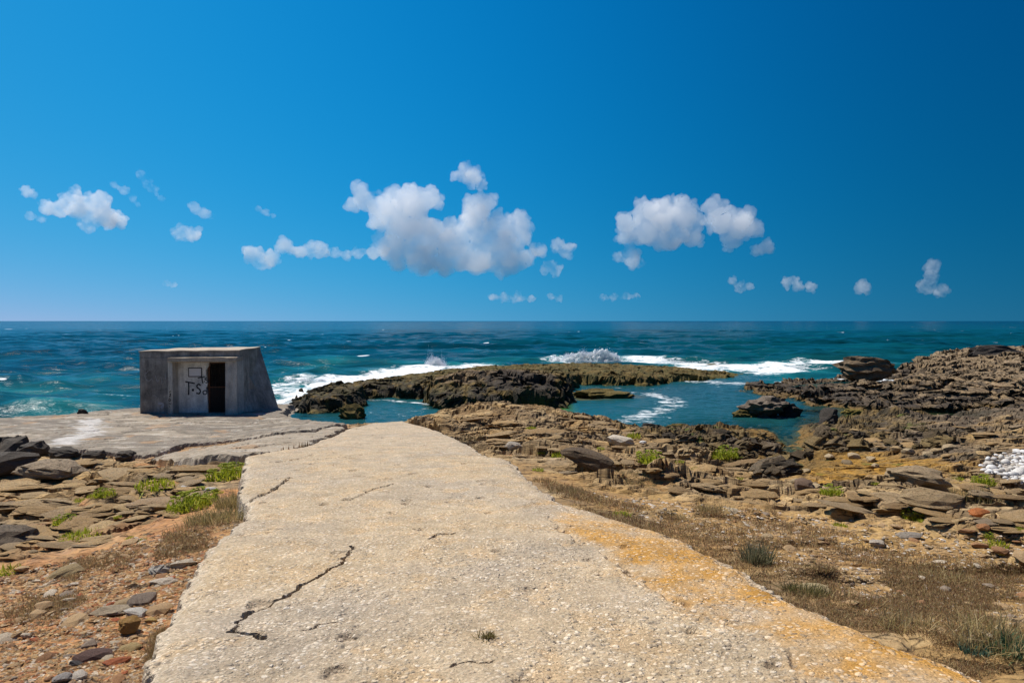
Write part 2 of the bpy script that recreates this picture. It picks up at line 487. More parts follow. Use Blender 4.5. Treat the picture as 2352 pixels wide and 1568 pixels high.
def new_mat(name):
    m = bpy.data.materials.new(name)
    m.use_nodes = True
    nt = m.node_tree
    b = nt.nodes['Principled BSDF']
    return m, nt, nt.nodes, nt.links, b
def N(nt, t, **kw):
    n = nt.nodes.new(t)
    for k, v in kw.items():
        if k in n.inputs: n.inputs[k].default_value = v
        else: setattr(n, k, v)
    return n
def mix(nt, fac, a, b, mode='MIX'):
    n = nt.nodes.new('ShaderNodeMix')
    n.data_type = 'RGBA'
    n.blend_type = mode
    for s, val in (('Factor', fac), ('A', a), ('B', b)):
        sock = [i for i in n.inputs if i.name == s and (i.type == ('VALUE' if s == 'Factor' else 'RGBA'))][0]
        if isinstance(val, (int, float)): sock.default_value = val
        elif isinstance(val, tuple): sock.default_value = val if len(val) == 4 else (*val, 1)
        else: nt.links.new(val, sock)
    return [o for o in n.outputs if o.type == 'RGBA'][0]
def ramp(nt, val, stops):
    r = nt.nodes.new('ShaderNodeValToRGB')
    e = r.color_ramp.elements
    while len(e) < len(stops): e.new(0.5)
    for el, (p, c) in zip(e, stops):
        el.position = p
        el.color = (c, c, c, 1) if isinstance(c, (int, float)) else (*c, 1)
    nt.links.new(val, r.inputs[0])
    return r.outputs[0]
def mth(nt, op, a, b=None, clamp=False):
    n = nt.nodes.new('ShaderNodeMath')
    n.operation = op
    n.use_clamp = clamp
    for i, v in enumerate((a, b)):
        if v is None: continue
        if isinstance(v, (int, float)): n.inputs[i].default_value = v
        else: nt.links.new(v, n.inputs[i])
    return n.outputs[0]

def rock_material(name, scale=1.0, bump=0.6, source='Col', palette=None):
    m, nt, nd, lk, b = new_mat(name)
    tc = N(nt, 'ShaderNodeTexCoord')
    mp = N(nt, 'ShaderNodeMapping')
    mp.inputs['Scale'].default_value = (1.0, 1.0, 6.0)
    geo = N(nt, 'ShaderNodeNewGeometry')
    lk.new(geo.outputs['Position'] if source == 'Col' else tc.outputs['Object'], mp.inputs[0])
    if source == 'Col':
        at = N(nt, 'ShaderNodeAttribute', attribute_name='Col')
        base = at.outputs['Color']
    else:
        oi = N(nt, 'ShaderNodeObjectInfo')
        base = ramp(nt, oi.outputs['Random'], palette)
    n1 = N(nt, 'ShaderNodeTexNoise', Scale=9.0 * scale, Detail=7.0, Roughness=0.68)
    n2 = N(nt, 'ShaderNodeTexNoise', Scale=42.0 * scale, Detail=5.0, Roughness=0.7)
    lk.new(mp.outputs[0], n1.inputs['Vector']); lk.new(mp.outputs[0], n2.inputs['Vector'])
    v1 = ramp(nt, n1.outputs['Fac'], [(0.3, 0.42), (0.52, 1.0), (0.75, 1.5)])
    v2 = ramp(nt, n2.outputs['Fac'], [(0.3, 0.7), (0.7, 1.3)])
    c = mix(nt, 0.8, base, v1, 'MULTIPLY')
    c = mix(nt, 0.8, c, v2, 'MULTIPLY')
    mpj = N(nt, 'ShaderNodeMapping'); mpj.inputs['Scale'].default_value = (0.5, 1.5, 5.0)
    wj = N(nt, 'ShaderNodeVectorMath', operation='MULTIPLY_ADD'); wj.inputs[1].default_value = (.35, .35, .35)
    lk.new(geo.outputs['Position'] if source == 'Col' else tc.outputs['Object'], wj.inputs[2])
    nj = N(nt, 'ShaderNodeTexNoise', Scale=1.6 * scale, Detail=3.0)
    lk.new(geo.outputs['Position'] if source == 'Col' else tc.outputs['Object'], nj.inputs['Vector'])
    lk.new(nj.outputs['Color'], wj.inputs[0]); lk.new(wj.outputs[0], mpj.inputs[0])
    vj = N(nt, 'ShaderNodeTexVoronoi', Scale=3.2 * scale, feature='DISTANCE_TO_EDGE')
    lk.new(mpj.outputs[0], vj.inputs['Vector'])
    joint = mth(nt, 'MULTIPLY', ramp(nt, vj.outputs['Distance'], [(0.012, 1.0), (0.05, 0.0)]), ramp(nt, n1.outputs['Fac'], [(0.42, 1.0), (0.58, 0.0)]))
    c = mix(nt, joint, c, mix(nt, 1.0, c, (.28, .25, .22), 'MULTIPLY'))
    n3 = N(nt, 'ShaderNodeTexNoise', Scale=2.3 * scale, Detail=6.0, Roughness=0.6)
    lk.new(mp.outputs[0], n3.inputs['Vector'])
    grey = ramp(nt, n3.outputs['Fac'], [(0.52, 0.0), (0.72, 0.22)])
    hs = N(nt, 'ShaderNodeHueSaturation', Saturation=0.35, Value=0.95)
    lk.new(c, hs.inputs['Color'])
    c = mix(nt, grey, c, hs.outputs[0])
    lk.new(c, b.inputs['Base Color'])
    b.inputs['Roughness'].default_value = 0.88
    b.inputs['Specular IOR Level'].default_value = 0.25
    bp = N(nt, 'ShaderNodeBump', Strength=bump, Distance=0.03 / scale)
    h = mth(nt, 'ADD', n1.outputs['Fac'], mth(nt, 'MULTIPLY', n2.outputs['Fac'], 0.45))
    h = mth(nt, 'SUBTRACT', h, mth(nt, 'MULTIPLY', joint, 0.6))
    lk.new(h, bp.inputs['Height'])
    lk.new(bp.outputs[0], b.inputs['Normal'])
    return m

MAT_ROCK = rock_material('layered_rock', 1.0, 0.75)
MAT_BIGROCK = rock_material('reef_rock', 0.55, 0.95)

def C(*a): return np.array(a, float)
def cmix(a, b, t): return a * (1 - t[..., None]) + b * t[..., None]

def fan_rows(vs, slope_fn=None):
    return vs

# ------------------------------------------------------------------ ground
def build_ground():
    # rows even in the picture from the bottom edge to the shore, plus coarse rows behind the camera
    v = np.concatenate([np.linspace(1640, 1100, 330), np.linspace(1098, 935, 300)])
    h = np.interp(v, [935, 960, 1000, 1100, 1300, 1568, 1640], [4.2, 4.0, 3.6, 3.2, 2.3, 1.7, 1.65])
    d = np.array([ray(1176, a) for a in v])
    D = h * d[:, 1] / -d[:, 2]
    D = np.maximum.accumulate(D)
    D = np.concatenate([np.linspace(-8, D[0] - 0.1, 14), D])
    D = D[D < 37]
    nc = 980
    s = np.linspace(-1, 1, nc)
    hw = 0.80 * np.maximum(D, 0) + 4.0 + 6 * sstep(2.0, -3, D)
    X = s[None, :] * hw[:, None]
    Y = np.repeat(D[:, None], nc, 1) + 0 * X
    # jitter so that no rows show
    dy = np.gradient(D)[:, None]
    Z, m = ground(X, Y, True)
    soil, ochre, wet, n1, n2, cid, did, peb, dg = (m[k] for k in ('soil', 'ochre', 'wet', 'n1', 'n2', 'cid', 'did', 'peb', 'dg'))
    tan = C(.40, .25, .095); brown = C(.21, .125, .050); greyr = C(.23, .165, .092); pale = C(.50, .35, .17); dark = C(.045, .04, .036)
    t = np.clip(0.5 + 0.9 * (cid - 0.5) + 0.5 * (did - 0.5) + 0.5 * n1, 0, 1)
    c = cmix(brown, tan, t)
    c = cmix(c, greyr, np.clip(0.5 + 1.1 * fbm(X * 0.6, Y * 0.6, 3, 301), 0, 1) * 0.75)
    c = cmix(c, pale, (did > 0.82) * 0.5)
    # right shore: browner and greyer near the sea
    c = cmix(c, cmix(C(.095, .072, .048), C(.17, .125, .08), np.clip(.5 + .8 * n1 + .6 * (did - .5), 0, 1)), 0.9 * sstep(1.15, 0.75, Z + 0.2 * n1) * sstep(3, 7, X))
    earth = cmix(C(.40, .165, .052), C(.46, .25, .10), np.clip(0.5 + n1, 0, 1))
    earthR = cmix(C(.46, .285, .10), C(.34, .195, .070), np.clip(0.5 + n1, 0, 1))
    earth = np.where((X > 0)[..., None], earthR, earth)
    c = cmix(c, earth, np.clip(soil * (0.95 - 0.35 * (did > 0.6)), 0, 1))
    # orange earth pockets in the rock
    pk = sstep(0.35, 0.7, fbm(X * 0.8 + 5, Y * 0.8, 3, 311)) * (X < 0) * sstep(15.5, 13, Y)
    c = cmix(c, C(.45, .20, .07), 0.8 * pk)
    # pale mineral earth on the right between path and rocks
    mid = (m['sa'] > -1.0) & (X < -3) & (Y > 13.5)
    c = cmix(c, C(.44, .27, .14), mid * 0.65)
    och = cmix(C(.42, .215, .025), C(.27, .155, .035), np.clip(0.5 + n2, 0, 1))
    c = cmix(c, och, ochre * 0.9)
    wd = cmix(C(.055, .042, .024), C(.20, .13, .045), np.clip(0.45 + 0.9 * n2 + 0.5 * (m['kid'] - 0.5), 0, 1))
    c = cmix(c, wd, wet * (1 - 0.55 * ochre))
    green = sstep(0.42, 0.7, fbm(X * 1.1 + 3, Y * 1.1, 3, 321)) * np.maximum(wet, ochre)
    c = cmix(c, C(.10, .12, .015), 0.75 * green)
    # black weathered band along the waterline, dark block on the left
    low = sstep(0.42, 0.1, Z + 0.15 * n1) * (1 - 0.6 * ochre)
    c = cmix(c, C(.05, .042, .025), 0.8 * low)
    c = cmix(c, C(.055, .052, .050), sstep(-1.6, -0.4, m['bs'] + 0.5 * n1) * 0.85)
    c = cmix(c, C(.5, .48, .45), peb * 0.6)
    # worn layers: beds stand proud or recede on the steep faces
    Y = Y + m['R'] * sstep(-0.25, -0.6, np.maximum(m['sp'], np.maximum(m['sa'], m['sf']))) * (0.04 * np.sin(Z * 2 * math.pi / 0.085 + 3 * n1) + 0.05 * fbm(Z * 9, X * 0.8, 2, 341))
    keep = (m['sp'] < 0.25) & (m['sa'] < 0.4) & (Z > -1.6)
    me = mesh_grid('shore_ground', X, Y, Z, keep, c, False)
    o = link('shore_ground', me, MAT_ROCK)
    tag(o, 'layered brown rock and orange earth sloping down to the sea', kind='structure')
    return o
GROUND = build_ground()

# ------------------------------------------------------------------ reef and headland
def build_reef():
    y = np.concatenate([np.linspace(29.5, 42, 210), np.linspace(42.1, 66, 190)])
    x = np.linspace(-13.5, 25, 620)
    X, Y = np.meshgrid(x, y)
    X = X + (rng.random(X.shape) - .5) * 0.03
    Z, sd, c_, d_, n, front = reef(X, Y, True)
    X = X + 0.22 * fbm(Z * 1.6 + X * 0.5, Y * 0.8, 3, 401) * sstep(-0.5, 0.2, sd)
    Y = Y + 0.30 * fbm(X * 0.9, Z * 2.4, 3, 402) * sstep(-0.5, 0.2, sd)
    n2 = fbm(X * 1.4, Y * 1.4, 4, 403)
    algae = cmix(C(.16, .105, .028), C(.10, .085, .026), np.clip(0.5 + n2, 0, 1))
    tan = cmix(C(.26, .175, .085), C(.17, .115, .06), np.clip(0.5 + 0.8 * n + 0.6 * (d_ - .5), 0, 1))
    t = sstep(0.9, 1.3, Z + 0.4 * n2) * front
    c = cmix(algae, tan, t)
    blk = np.clip(sstep(1.15, 0.55, Z + 0.45 * n2) * sstep(0.0, 0.3, n2 + 0.5 * front + 0.5 * (c_ - .5)), 0, 1) * sstep(48, 43, Y)
    # the tall block in the middle is nearly black on its near side
    bb = sstep(-3.0, -1.0, X + n2) * sstep(5.2, 3.6, X) * sstep(39.5, 37.5, Y) * sstep(-0.55, 0.2, n2 + 0.3)
    c = cmix(c, C(.035, .03, .026), np.clip(np.maximum(blk * 0.8, bb * 0.85), 0, 1))
    c = cmix(c, C(.12, .10, .02), 0.7 * sstep(0.28, 0.0, Z))
    me = mesh_grid('reef', X, Y, Z, (sd > -0.9) & (Z > -1.0), c, False)
    o = link('reef', me, MAT_BIGROCK)
    return tag(o, 'long low weed-covered reef with a black broken face before the surf', 'reef', kind='structure')
build_reef()

def build_head():
    y = np.concatenate([np.linspace(31.5, 41, 190), np.linspace(41.1, 66, 210)])
    s = np.linspace(0, 1, 560)
    x0 = np.interp(y, [31, 45, 50, 66], [15, 13.5, 14, 26])
    X = x0[:, None] + s[None, :] * (np.interp(y, [31, 66], [37, 60]) - x0)[:, None]
    Y = np.repeat(y[:, None], len(s), 1)
    X = X + (rng.random(X.shape) - .5) * 0.03
    Z, sd, c_, d_, n = head(X, Y, True)
    X = X + 0.25 * fbm(Z * 1.4 + X * 0.5, Y * 0.8, 3, 411) * sstep(-0.5, 0.2, sd)
    Y = Y + 0.35 * fbm(X * 0.8, Z * 2.4, 3, 412) * sstep(-0.5, 0.2, sd)
    Y = Y + 0.14 * np.sin(Z * 2 * math.pi / 0.26 + 2 * n + 0.25 * X) * sstep(-0.5, 0.2, sd)
    n2 = fbm(X * 1.2, Y * 1.2, 4, 413)
    br = cmix(C(.14, .10, .058), C(.31, .215, .115), np.clip(0.45 + 0.7 * n2 + 0.7 * (d_ - .5), 0, 1))
    lt = cmix(C(.36, .26, .15), C(.21, .15, .09), np.clip(0.5 + n2, 0, 1))
    t = sstep(22, 29, X + 2.5 * n2) * sstep(0.8, 1.5, Z) * np.clip(0.55 + 0.9 * fbm(X * .35, Y * .9, 3, 415), 0, 1)
    c = cmix(br, lt, t)
    dk = sstep(0.95, 0.3, Z + 0.5 * n2)
    c = cmix(c, C(.045, .036, .028), dk * 0.8)
    tip = sstep(21, 16, X) * 0.55
    c = cmix(c, C(.06, .05, .04), tip)
    c = cmix(c, C(.22, .13, .03), 0.7 * sstep(0.32, 0.05, Z))
    me = mesh_grid('headland', X, Y, Z, (sd > -0.9) & (Z > -1.0), c, False)
    o = link('headland', me, MAT_BIGROCK)
    return tag(o, 'rugged brown rock headland rising from the pool', 'headland', kind='structure')
build_head()

# ------------------------------------------------------------------ concrete
def concrete_material():
    m, nt, nd, lk, b = new_mat('pebble_concrete')
    geo = N(nt, 'ShaderNodeNewGeometry')
    at = N(nt, 'ShaderNodeAttribute', attribute_name='Col')
    agg = N(nt, 'ShaderNodeAttribute', attribute_name='agg')
    wn_ = N(nt, 'ShaderNodeTexNoise', Scale=14.0, Detail=2.0)
    lk.new(geo.outputs['Position'], wn_.inputs['Vector'])
    va = N(nt, 'ShaderNodeVectorMath', operation='MULTIPLY_ADD')
    va.inputs[1].default_value = (0.04, 0.04, 0.04)
    lk.new(wn_.outputs['Color'], va.inputs[0]); lk.new(geo.outputs['Position'], va.inputs[2])
    def pebbles(scale, lo, hi):
        v = N(nt, 'ShaderNodeTexVoronoi', Scale=scale, Randomness=1.0)
        lk.new(va.outputs[0], v.inputs['Vector'])
        sep = N(nt, 'ShaderNodeSeparateColor')
        lk.new(v.outputs['Color'], sep.inputs[0])
        size = mth(nt, 'MULTIPLY_ADD', sep.outputs[0], 0.30); size.node.inputs[2].default_value = 0.30
        inside = mth(nt, 'SUBTRACT', size, v.outputs['Distance'])
        mask = mth(nt, 'MULTIPLY', inside, 14.0, True)
        dome = mth(nt, 'MAXIMUM', inside, 0.0)
        pick = mth(nt, 'GREATER_THAN', sep.outputs[1], lo)
        return mth(nt, 'MULTIPLY', mask, pick), mth(nt, 'MULTIPLY', dome, pick), sep.outputs[2]
    m1, d1, r1 = pebbles(29.0, 0.14, 1)
    m2, d2, r2 = pebbles(60.0, 0.05, 1)
    n1 = N(nt, 'ShaderNodeTexNoise', Scale=3.0, Detail=8.0, Roughness=0.65)
    n2 = N(nt, 'ShaderNodeTexNoise', Scale=55.0, Detail=4.0, Roughness=0.7)
    lk.new(geo.outputs['Position'], n1.inputs['Vector']); lk.new(geo.outputs['Position'], n2.inputs['Vector'])
    c = mix(nt, 0.75, at.outputs['Color'], ramp(nt, n1.outputs['Fac'], [(0.3, 0.72), (0.7, 1.28)]), 'MULTIPLY')
    c = mix(nt, 0.85, c, ramp(nt, n2.outputs['Fac'], [(0.28, 0.55), (0.72, 1.4)]), 'MULTIPLY')
    cb = c
    c = mix(nt, 1.0, c, (.86, .83, .78), 'MULTIPLY')
    pc1 = mix(nt, 0.42, mix(nt, 1.0, cb, ramp(nt, r1, [(0.0, 0.55), (0.3, 0.85), (0.65, 1.2), (1.0, 1.55)]), 'MULTIPLY'),
              ramp(nt, r1, [(0.0, (.30, .24, .18)), (0.3, (.47, .38, .27)), (0.75, (.64, .54, .41)), (0.92, (.72, .66, .56)), (1.0, (.40, .38, .37))]))
    pc2 = mix(nt, 1.0, cb, ramp(nt, r2, [(0.0, 0.55), (0.45, 1.05), (1.0, 1.6)]), 'MULTIPLY')
    k2 = mth(nt, 'MULTIPLY', m2, mth(nt, 'MULTIPLY', agg.outputs['Fac'], 0.8))
    c = mix(nt, k2, c, pc2)
    k1 = mth(nt, 'MULTIPLY', m1, agg.outputs['Fac'])
    c = mix(nt, k1, c, pc1)
    lk.new(c, b.inputs['Base Color'])
    b.inputs['Roughness'].default_value = 0.9
    b.inputs['Specular IOR Level'].default_value = 0.2
    bp = N(nt, 'ShaderNodeBump', Strength=0.9, Distance=0.02)
    h = mth(nt, 'ADD', mth(nt, 'MULTIPLY', d1, 1.6), mth(nt, 'MULTIPLY', d2, 0.8))
    h = mth(nt, 'ADD', mth(nt, 'MULTIPLY', h, agg.outputs['Fac']), mth(nt, 'MULTIPLY', n2.outputs['Fac'], 0.5))
    lk.new(h, bp.inputs['Height'])
    lk.new(bp.outputs[0], b.inputs['Normal'])
    return m
MAT_CONC = concrete_material()

def crack_pts(pts, f=Ppath): return [tuple(f(u, v)) for u, v in pts]
CRACKS = [(crack_pts([(605, 1462), (536, 1446), (542, 1428), (556, 1412), (600, 1388), (640, 1374), (668, 1358), (690, 1340), (735, 1318), (770, 1300), (788, 1288), (800, 1272), (808, 1254)]), 0.012, 0.07),
          (crack_pts([(575, 1148), (620, 1130), (650, 1108), (668, 1096)]), 0.022, 0.05),
          (crack_pts([(800, 1148), (835, 1136), (862, 1122), (905, 1112)]), 0.012, 0.035),
          (crack_pts([(980, 1240), (1010, 1228), (1050, 1224)]), 0.008, 0.03),
          (crack_pts([(620, 1060), (640, 1060), (680, 1055), (700, 1048), (712, 1046)]), 0.02, 0.03),
          (crack_pts([(716, 1056), (790, 1050), (835, 1045)]), 0.02, 0.03),
          (crack_pts([(1040, 1528), (1080, 1516), (1130, 1512), (1170, 1500)]), 0.004, 0.02),
          (crack_pts([(700, 1445), (740, 1432), (790, 1425)]), 0.006, 0.02)]
def build_path():
    v = np.linspace(1650, 968, 560)
    D = 2104.0 / (v - 871.8)
    D = np.concatenate([np.linspace(-7.8, D[0] - 0.05, 30), D[D < 22.4]])
    poly = np.array(PATH)
    xs = []
    for d in D:
        hit = []
        for (ax, ay), (bx, by) in zip(poly, np.roll(poly, -1, 0)):
            if (ay > d) != (by > d):
                hit.append(ax + (d - ay) * (bx - ax) / (by - ay))
        xs.append((min(hit), max(hit)) if hit else (np.nan, np.nan))
    xs = np.array(xs)
    ok = ~np.isnan(xs[:, 0])
    D, xs = D[ok], xs[ok]
    nc = 460
    s = np.linspace(0, 1, nc)
    lo = xs[:, 0] - 0.35; hi = xs[:, 1] + 0.35
    X = lo[:, None] + s[None] * (hi - lo)[:, None]
    Y = np.repeat(D[:, None], nc, 1)
    sd = sdpoly(X, Y, PATH) + 0.05 * sstep(10, 6, Y) + 0.06 * sstep(4.5, 3, Y) * (X > 0) + 0.055 * fbm(X * 3.2, Y * 3.2, 4, 501) + 0.02 * fbm(X * 14, Y * 14, 2, 502)
    Z = zpath(X, Y) + 0.018 * fbm(X * 0.8, Y * 0.8, 4, 503) + 0.006 * fbm(X * 6, Y * 6, 4, 504)
    n1 = fbm(X * 0.7, Y * 0.7, 4, 505); n2 = fbm(X * 2.5, Y * 2.5, 4, 506)
    # broken surface layer: the part right of the long crack has lost its top skin
    worn = sstep(0.0, 0.35, fbm(X * 0.9 + 3, Y * 0.9, 4, 507) + 0.25) * sstep(-1.6, -1.0, X) * sstep(6.2, 5.0, Y)
    Z = Z - 0.008 * worn - 0.012 * worn * np.maximum(0, fbm(X * 9, Y * 9, 3, 508))
    ck = np.zeros(X.shape)
    for pts, wdt, dep in CRACKS:
        dl = dline(X + 0.03 * fbm(X * 7, Y * 7, 3, 509), Y + 0.03 * fbm(X * 7 + 9, Y * 7, 3, 510), pts)
        dl = dl + wdt * (0.9 * fbm(X * 16, Y * 16, 2, 512) + 0.5 * vnoise(X * 3, Y * 3, 513))
        k = sstep(wdt * 1.3, wdt * 0.3, dl)
        Z = Z - dep * k
        ck = np.maximum(ck, k)
    # small pits
    F1, F2, pid, _, _ = voro(X * 3.1, Y * 3.1, 511)
    pit = (pid > 0.86) * sstep(0.24, 0.08, F1 + 0.15 * n2)
    Z = Z - 0.03 * pit
    # ochre strip along the right side, bounded by a shallow broken joint
    JOINT = crack_pts([(1030, 1060), (1225, 1150), (1300, 1230), (1440, 1300), (1560, 1370), (1680, 1420), (1780, 1470), (1860, 1530), (1960, 1568), (2150, 1680)])
    jx = np.interp(Y, [p[1] for p in JOINT][::-1], [p[0] for p in JOINT][::-1])
    strip = sstep(-0.06, 0.06, X - jx + 0.09 * n2)
    stain = sstep(-0.22, 0.22, X - jx - 0.06 + 0.16 * n2)
    Z = Z - 0.012 * strip * sstep(10.5, 8.5, Y) - 0.02 * sstep(0.045, 0.0, np.abs(X - jx + 0.09 * n2)) * sstep(8, 5, Y)
    drop = sstep(0.035, -0.05, sd)
    Z = Z - 0.42 * drop
    Z = Z - 0.05 * sstep(0.25, 0.0, sd) ** 2
    grey = C(.42, .35, .265); beige = C(.50, .388, .248); sand = C(.53, .38, .22); och = C(.50, .265, .06)
    c = cmix(grey, beige, np.clip(0.62 + 0.6 * n1 + 0.2 * n2, 0, 1))
    c = cmix(c, sand, sstep(0.1, 0.6, n2 + 0.3 * n1) * 0.6)
    c = cmix(c, grey * 1.15, 0.5 * sstep(11, 15, Y) * np.clip(0.6 + n1, 0, 1))
    os_ = stain * np.clip(0.66 + 0.55 * n1 + 0.5 * n2, 0, 1) * sstep(9.0, 5.0, Y) * sstep(0.0, 0.10, sd)
    c = cmix(c, och, np.clip(os_, 0, 1))
    c = cmix(c, C(.55, .47, .36), 0.7 * sstep(0.14, 0.03, sd))
    c = cmix(c, C(.16, .15, .13), 0.5 * ck)
    agg = np.clip(0.78 + 0.5 * n2 + 0.4 * worn + 0.15 * strip, 0.3, 1)
    me = mesh_grid('concrete_path', X, Y, Z, sd > -0.16, c, False, {'agg': agg})
    o = link('concrete_path', me, MAT_CONC)
    return tag(o, 'broad sunlit concrete path full of pale pebbles leading to the shore', 'path', kind='structure')
build_path()

def build_slab(name, poly, label, seed, ny, nx, grey):
    p = np.array(poly)
    x = np.linspace(max(p[:, 0].min() - 0.3, -34), p[:, 0].max() + 0.3, nx)
    y = np.linspace(p[:, 1].min() - 0.3, p[:, 1].max() + 0.3, ny)
    X, Y = np.meshgrid(x, y)
    sd = sdpoly(X, Y, poly) + 0.14 * fbm(X * 1.3, Y * 1.3, 4, seed) + 0.05 * fbm(X * 7, Y * 7, 2, seed + 1)
    n1 = fbm(X * 0.35, Y * 0.9, 4, seed + 2); n2 = fbm(X * 1.3, Y * 3.0, 4, seed + 3)
    Z = zapron(X, Y) + 0.03 * fbm(X * 0.6, Y * 0.6, 4, seed + 4) + 0.012 * fbm(X * 4, Y * 4, 3, seed + 5)
    step = sstep(0.1, 0.16, n1 + 0.3 * n2) * 0.03
    Z = Z - step - 0.24 * sstep(0.05, -0.07, sd)
    c = cmix(C(.20, .175, .145), C(.36, .31, .245), np.clip(0.5 + 0.9 * n1 + 0.35 * n2, 0, 1))
    if not grey:
        c = cmix(c, C(.42, .35, .26), np.full(X.shape, 0.55))
    c = cmix(c, C(.50, .46, .40), sstep(0.35, 0.7, n2) * 0.7)
    c = cmix(c, C(.42, .25, .12), sstep(0.5, 0.8, fbm(X * .8, Y * .8, 3, seed + 9)) * 0.5)
    # white crusted streak
    st = dline(X, Y, [tuple(Papron(u, v)) for u, v in [(205, 965), (212, 985), (195, 1000), (150, 1017)]])
    c = cmix(c, C(.62, .61, .6), sstep(0.5, 0.1, st + 0.5 * n2) * (0.8 if grey else 0))
    me = mesh_grid(name, X, Y, Z, sd > -0.2, c, False, {'agg': np.clip(0.35 + 0.4 * n2, 0.05, 0.8)})
    o = link(name, me, MAT_CONC)
    return tag(o, label, 'slab', kind='structure')
build_slab('concrete_apron', APRON, 'weathered grey concrete apron round the bunker', 521, 240, 560, True)
build_slab('concrete_slab', FRAG, 'cracked pale concrete slab between apron and path', 541, 140, 260, False)

# ------------------------------------------------------------------ sea
def sea_material():
    m, nt, nd, lk, b = new_mat('sea_water')
    geo = N(nt, 'ShaderNodeNewGeometry')
    at = N(nt, 'ShaderNodeAttribute', attribute_name='Col')
    fo = N(nt, 'ShaderNodeAttribute', attribute_name='foam')
    cl = N(nt, 'ShaderNodeAttribute', attribute_name='clear')
    op = N(nt, 'ShaderNodeAttribute', attribute_name='open')
    # lacy foam: the foam attribute is how much there is, the noise breaks it up
    mp = N(nt, 'ShaderNodeMapping'); mp.inputs['Scale'].default_value = (0.55, 0.9, 1)
    lk.new(geo.outputs['Position'], mp.inputs[0])
    fn = N(nt, 'ShaderNodeTexNoise', Scale=1.7, Detail=9.0, Roughness=0.74, Distortion=1.1)
    lk.new(mp.outputs[0], fn.inputs['Vector'])
    thr = mth(nt, 'SUBTRACT', 1.06, fo.outputs['Fac'])
    f1 = mth(nt, 'SUBTRACT', mth(nt, 'MULTIPLY', mth(nt, 'ADD', fn.outputs['Fac'], -0.18), 1.55), thr)
    foam = mth(nt, 'MULTIPLY', f1, 4.0, True)
    # whitecaps: short crests far out
    mp2 = N(nt, 'ShaderNodeMapping'); mp2.inputs['Scale'].default_value = (0.13, 0.33, 1)
    lk.new(geo.outputs['Position'], mp2.inputs[0])
    wc = N(nt, 'ShaderNodeTexNoise', Scale=1.0, Detail=2.0, Roughness=0.5, Distortion=0.5)
    lk.new(mp2.outputs[0], wc.inputs['Vector'])
    cap = mth(nt, 'MULTIPLY', mth(nt, 'SUBTRACT', wc.outputs['Fac'], 0.742), 80.0, True)
    cap = mth(nt, 'MULTIPLY', cap, op.outputs['Fac'])
    foam = mth(nt, 'MAXIMUM', foam, cap)
    # colour of the water itself, broadly patchy, with wave shading painted in as finer streaks
    pn = N(nt, 'ShaderNodeTexNoise', Scale=0.05, Detail=4.0)
    mp3 = N(nt, 'ShaderNodeMapping'); mp3.inputs['Scale'].default_value = (0.4, 1, 1)
    lk.new(geo.outputs['Position'], mp3.inputs[0]); lk.new(mp3.outputs[0], pn.inputs['Vector'])
    wcol = mix(nt, 0.9, at.outputs['Color'], ramp(nt, pn.outputs['Fac'], [(0.3, 0.6), (0.7, 1.4)]), 'MULTIPLY')
    pf = N(nt, 'ShaderNodeTexNoise', Scale=1.0, Detail=6.0, Roughness=0.65, Distortion=0.4)
    mp4 = N(nt, 'ShaderNodeMapping'); mp4.inputs['Scale'].default_value = (0.11, 0.45, 1)
    lk.new(geo.outputs['Position'], mp4.inputs[0]); lk.new(mp4.outputs[0], pf.inputs['Vector'])
    wcol = mix(nt, mth(nt, 'MULTIPLY', op.outputs['Fac'], 0.9), wcol, mix(nt, 1.0, wcol, ramp(nt, pf.outputs['Fac'], [(0.32, 0.45), (0.5, 1.0), (0.7, 1.6)]), 'MULTIPLY'))  # light and dark of the waves put into the open-water colour
    col = mix(nt, foam, wcol, (0.86, 0.88, 0.88))
    lk.new(col, b.inputs['Base Color'])
    lk.new(mth(nt, 'MULTIPLY_ADD', foam, 0.6), b.inputs['Roughness'])
    b.inputs['Roughness'].links[0].from_node.inputs[2].default_value = 0.17
    b.inputs['IOR'].default_value = 1.33
    sp_ = mth(nt, 'MULTIPLY_ADD', op.outputs['Fac'], -0.32); sp_.node.inputs[2].default_value = 0.36
    lk.new(sp_, b.inputs['Specular IOR Level'])
    # ripples
    def rip(sx, sy, det):
        q = N(nt, 'ShaderNodeMapping'); q.inputs['Scale'].default_value = (sx, sy, 1)
        lk.new(geo.outputs['Position'], q.inputs[0])
        t = N(nt, 'ShaderNodeTexNoise', Scale=1.0, Detail=det, Roughness=0.6, Distortion=0.3)
        lk.new(q.outputs[0], t.inputs['Vector'])
        return t.outputs['Fac']
    b1 = N(nt, 'ShaderNodeBump', Strength=1.0, Distance=0.28)
    lk.new(mth(nt, 'MULTIPLY', rip(0.16, 0.42, 6.0), op.outputs['Fac']), b1.inputs['Height'])
    b2 = N(nt, 'ShaderNodeBump', Strength=0.8, Distance=0.08)
    lk.new(rip(1.5, 3.0, 5.0), b2.inputs['Height'])
    lk.new(b1.outputs[0], b2.inputs['Normal'])
    lk.new(b2.outputs[0], b.inputs['Normal'])
    tr = N(nt, 'ShaderNodeBsdfTransparent'); tr.inputs[0].default_value = (0.75, 0.9, 0.85, 1)
    ms = N(nt, 'ShaderNodeMixShader')
    k = mth(nt, 'MULTIPLY', cl.outputs['Fac'], mth(nt, 'SUBTRACT', 1.0, foam))
    lk.new(k, ms.inputs[0]); lk.new(b.outputs[0], ms.inputs[1]); lk.new(tr.outputs[0], ms.inputs[2])
    lk.new(ms.outputs[0], nd['Material Output'].inputs['Surface'])
    return m

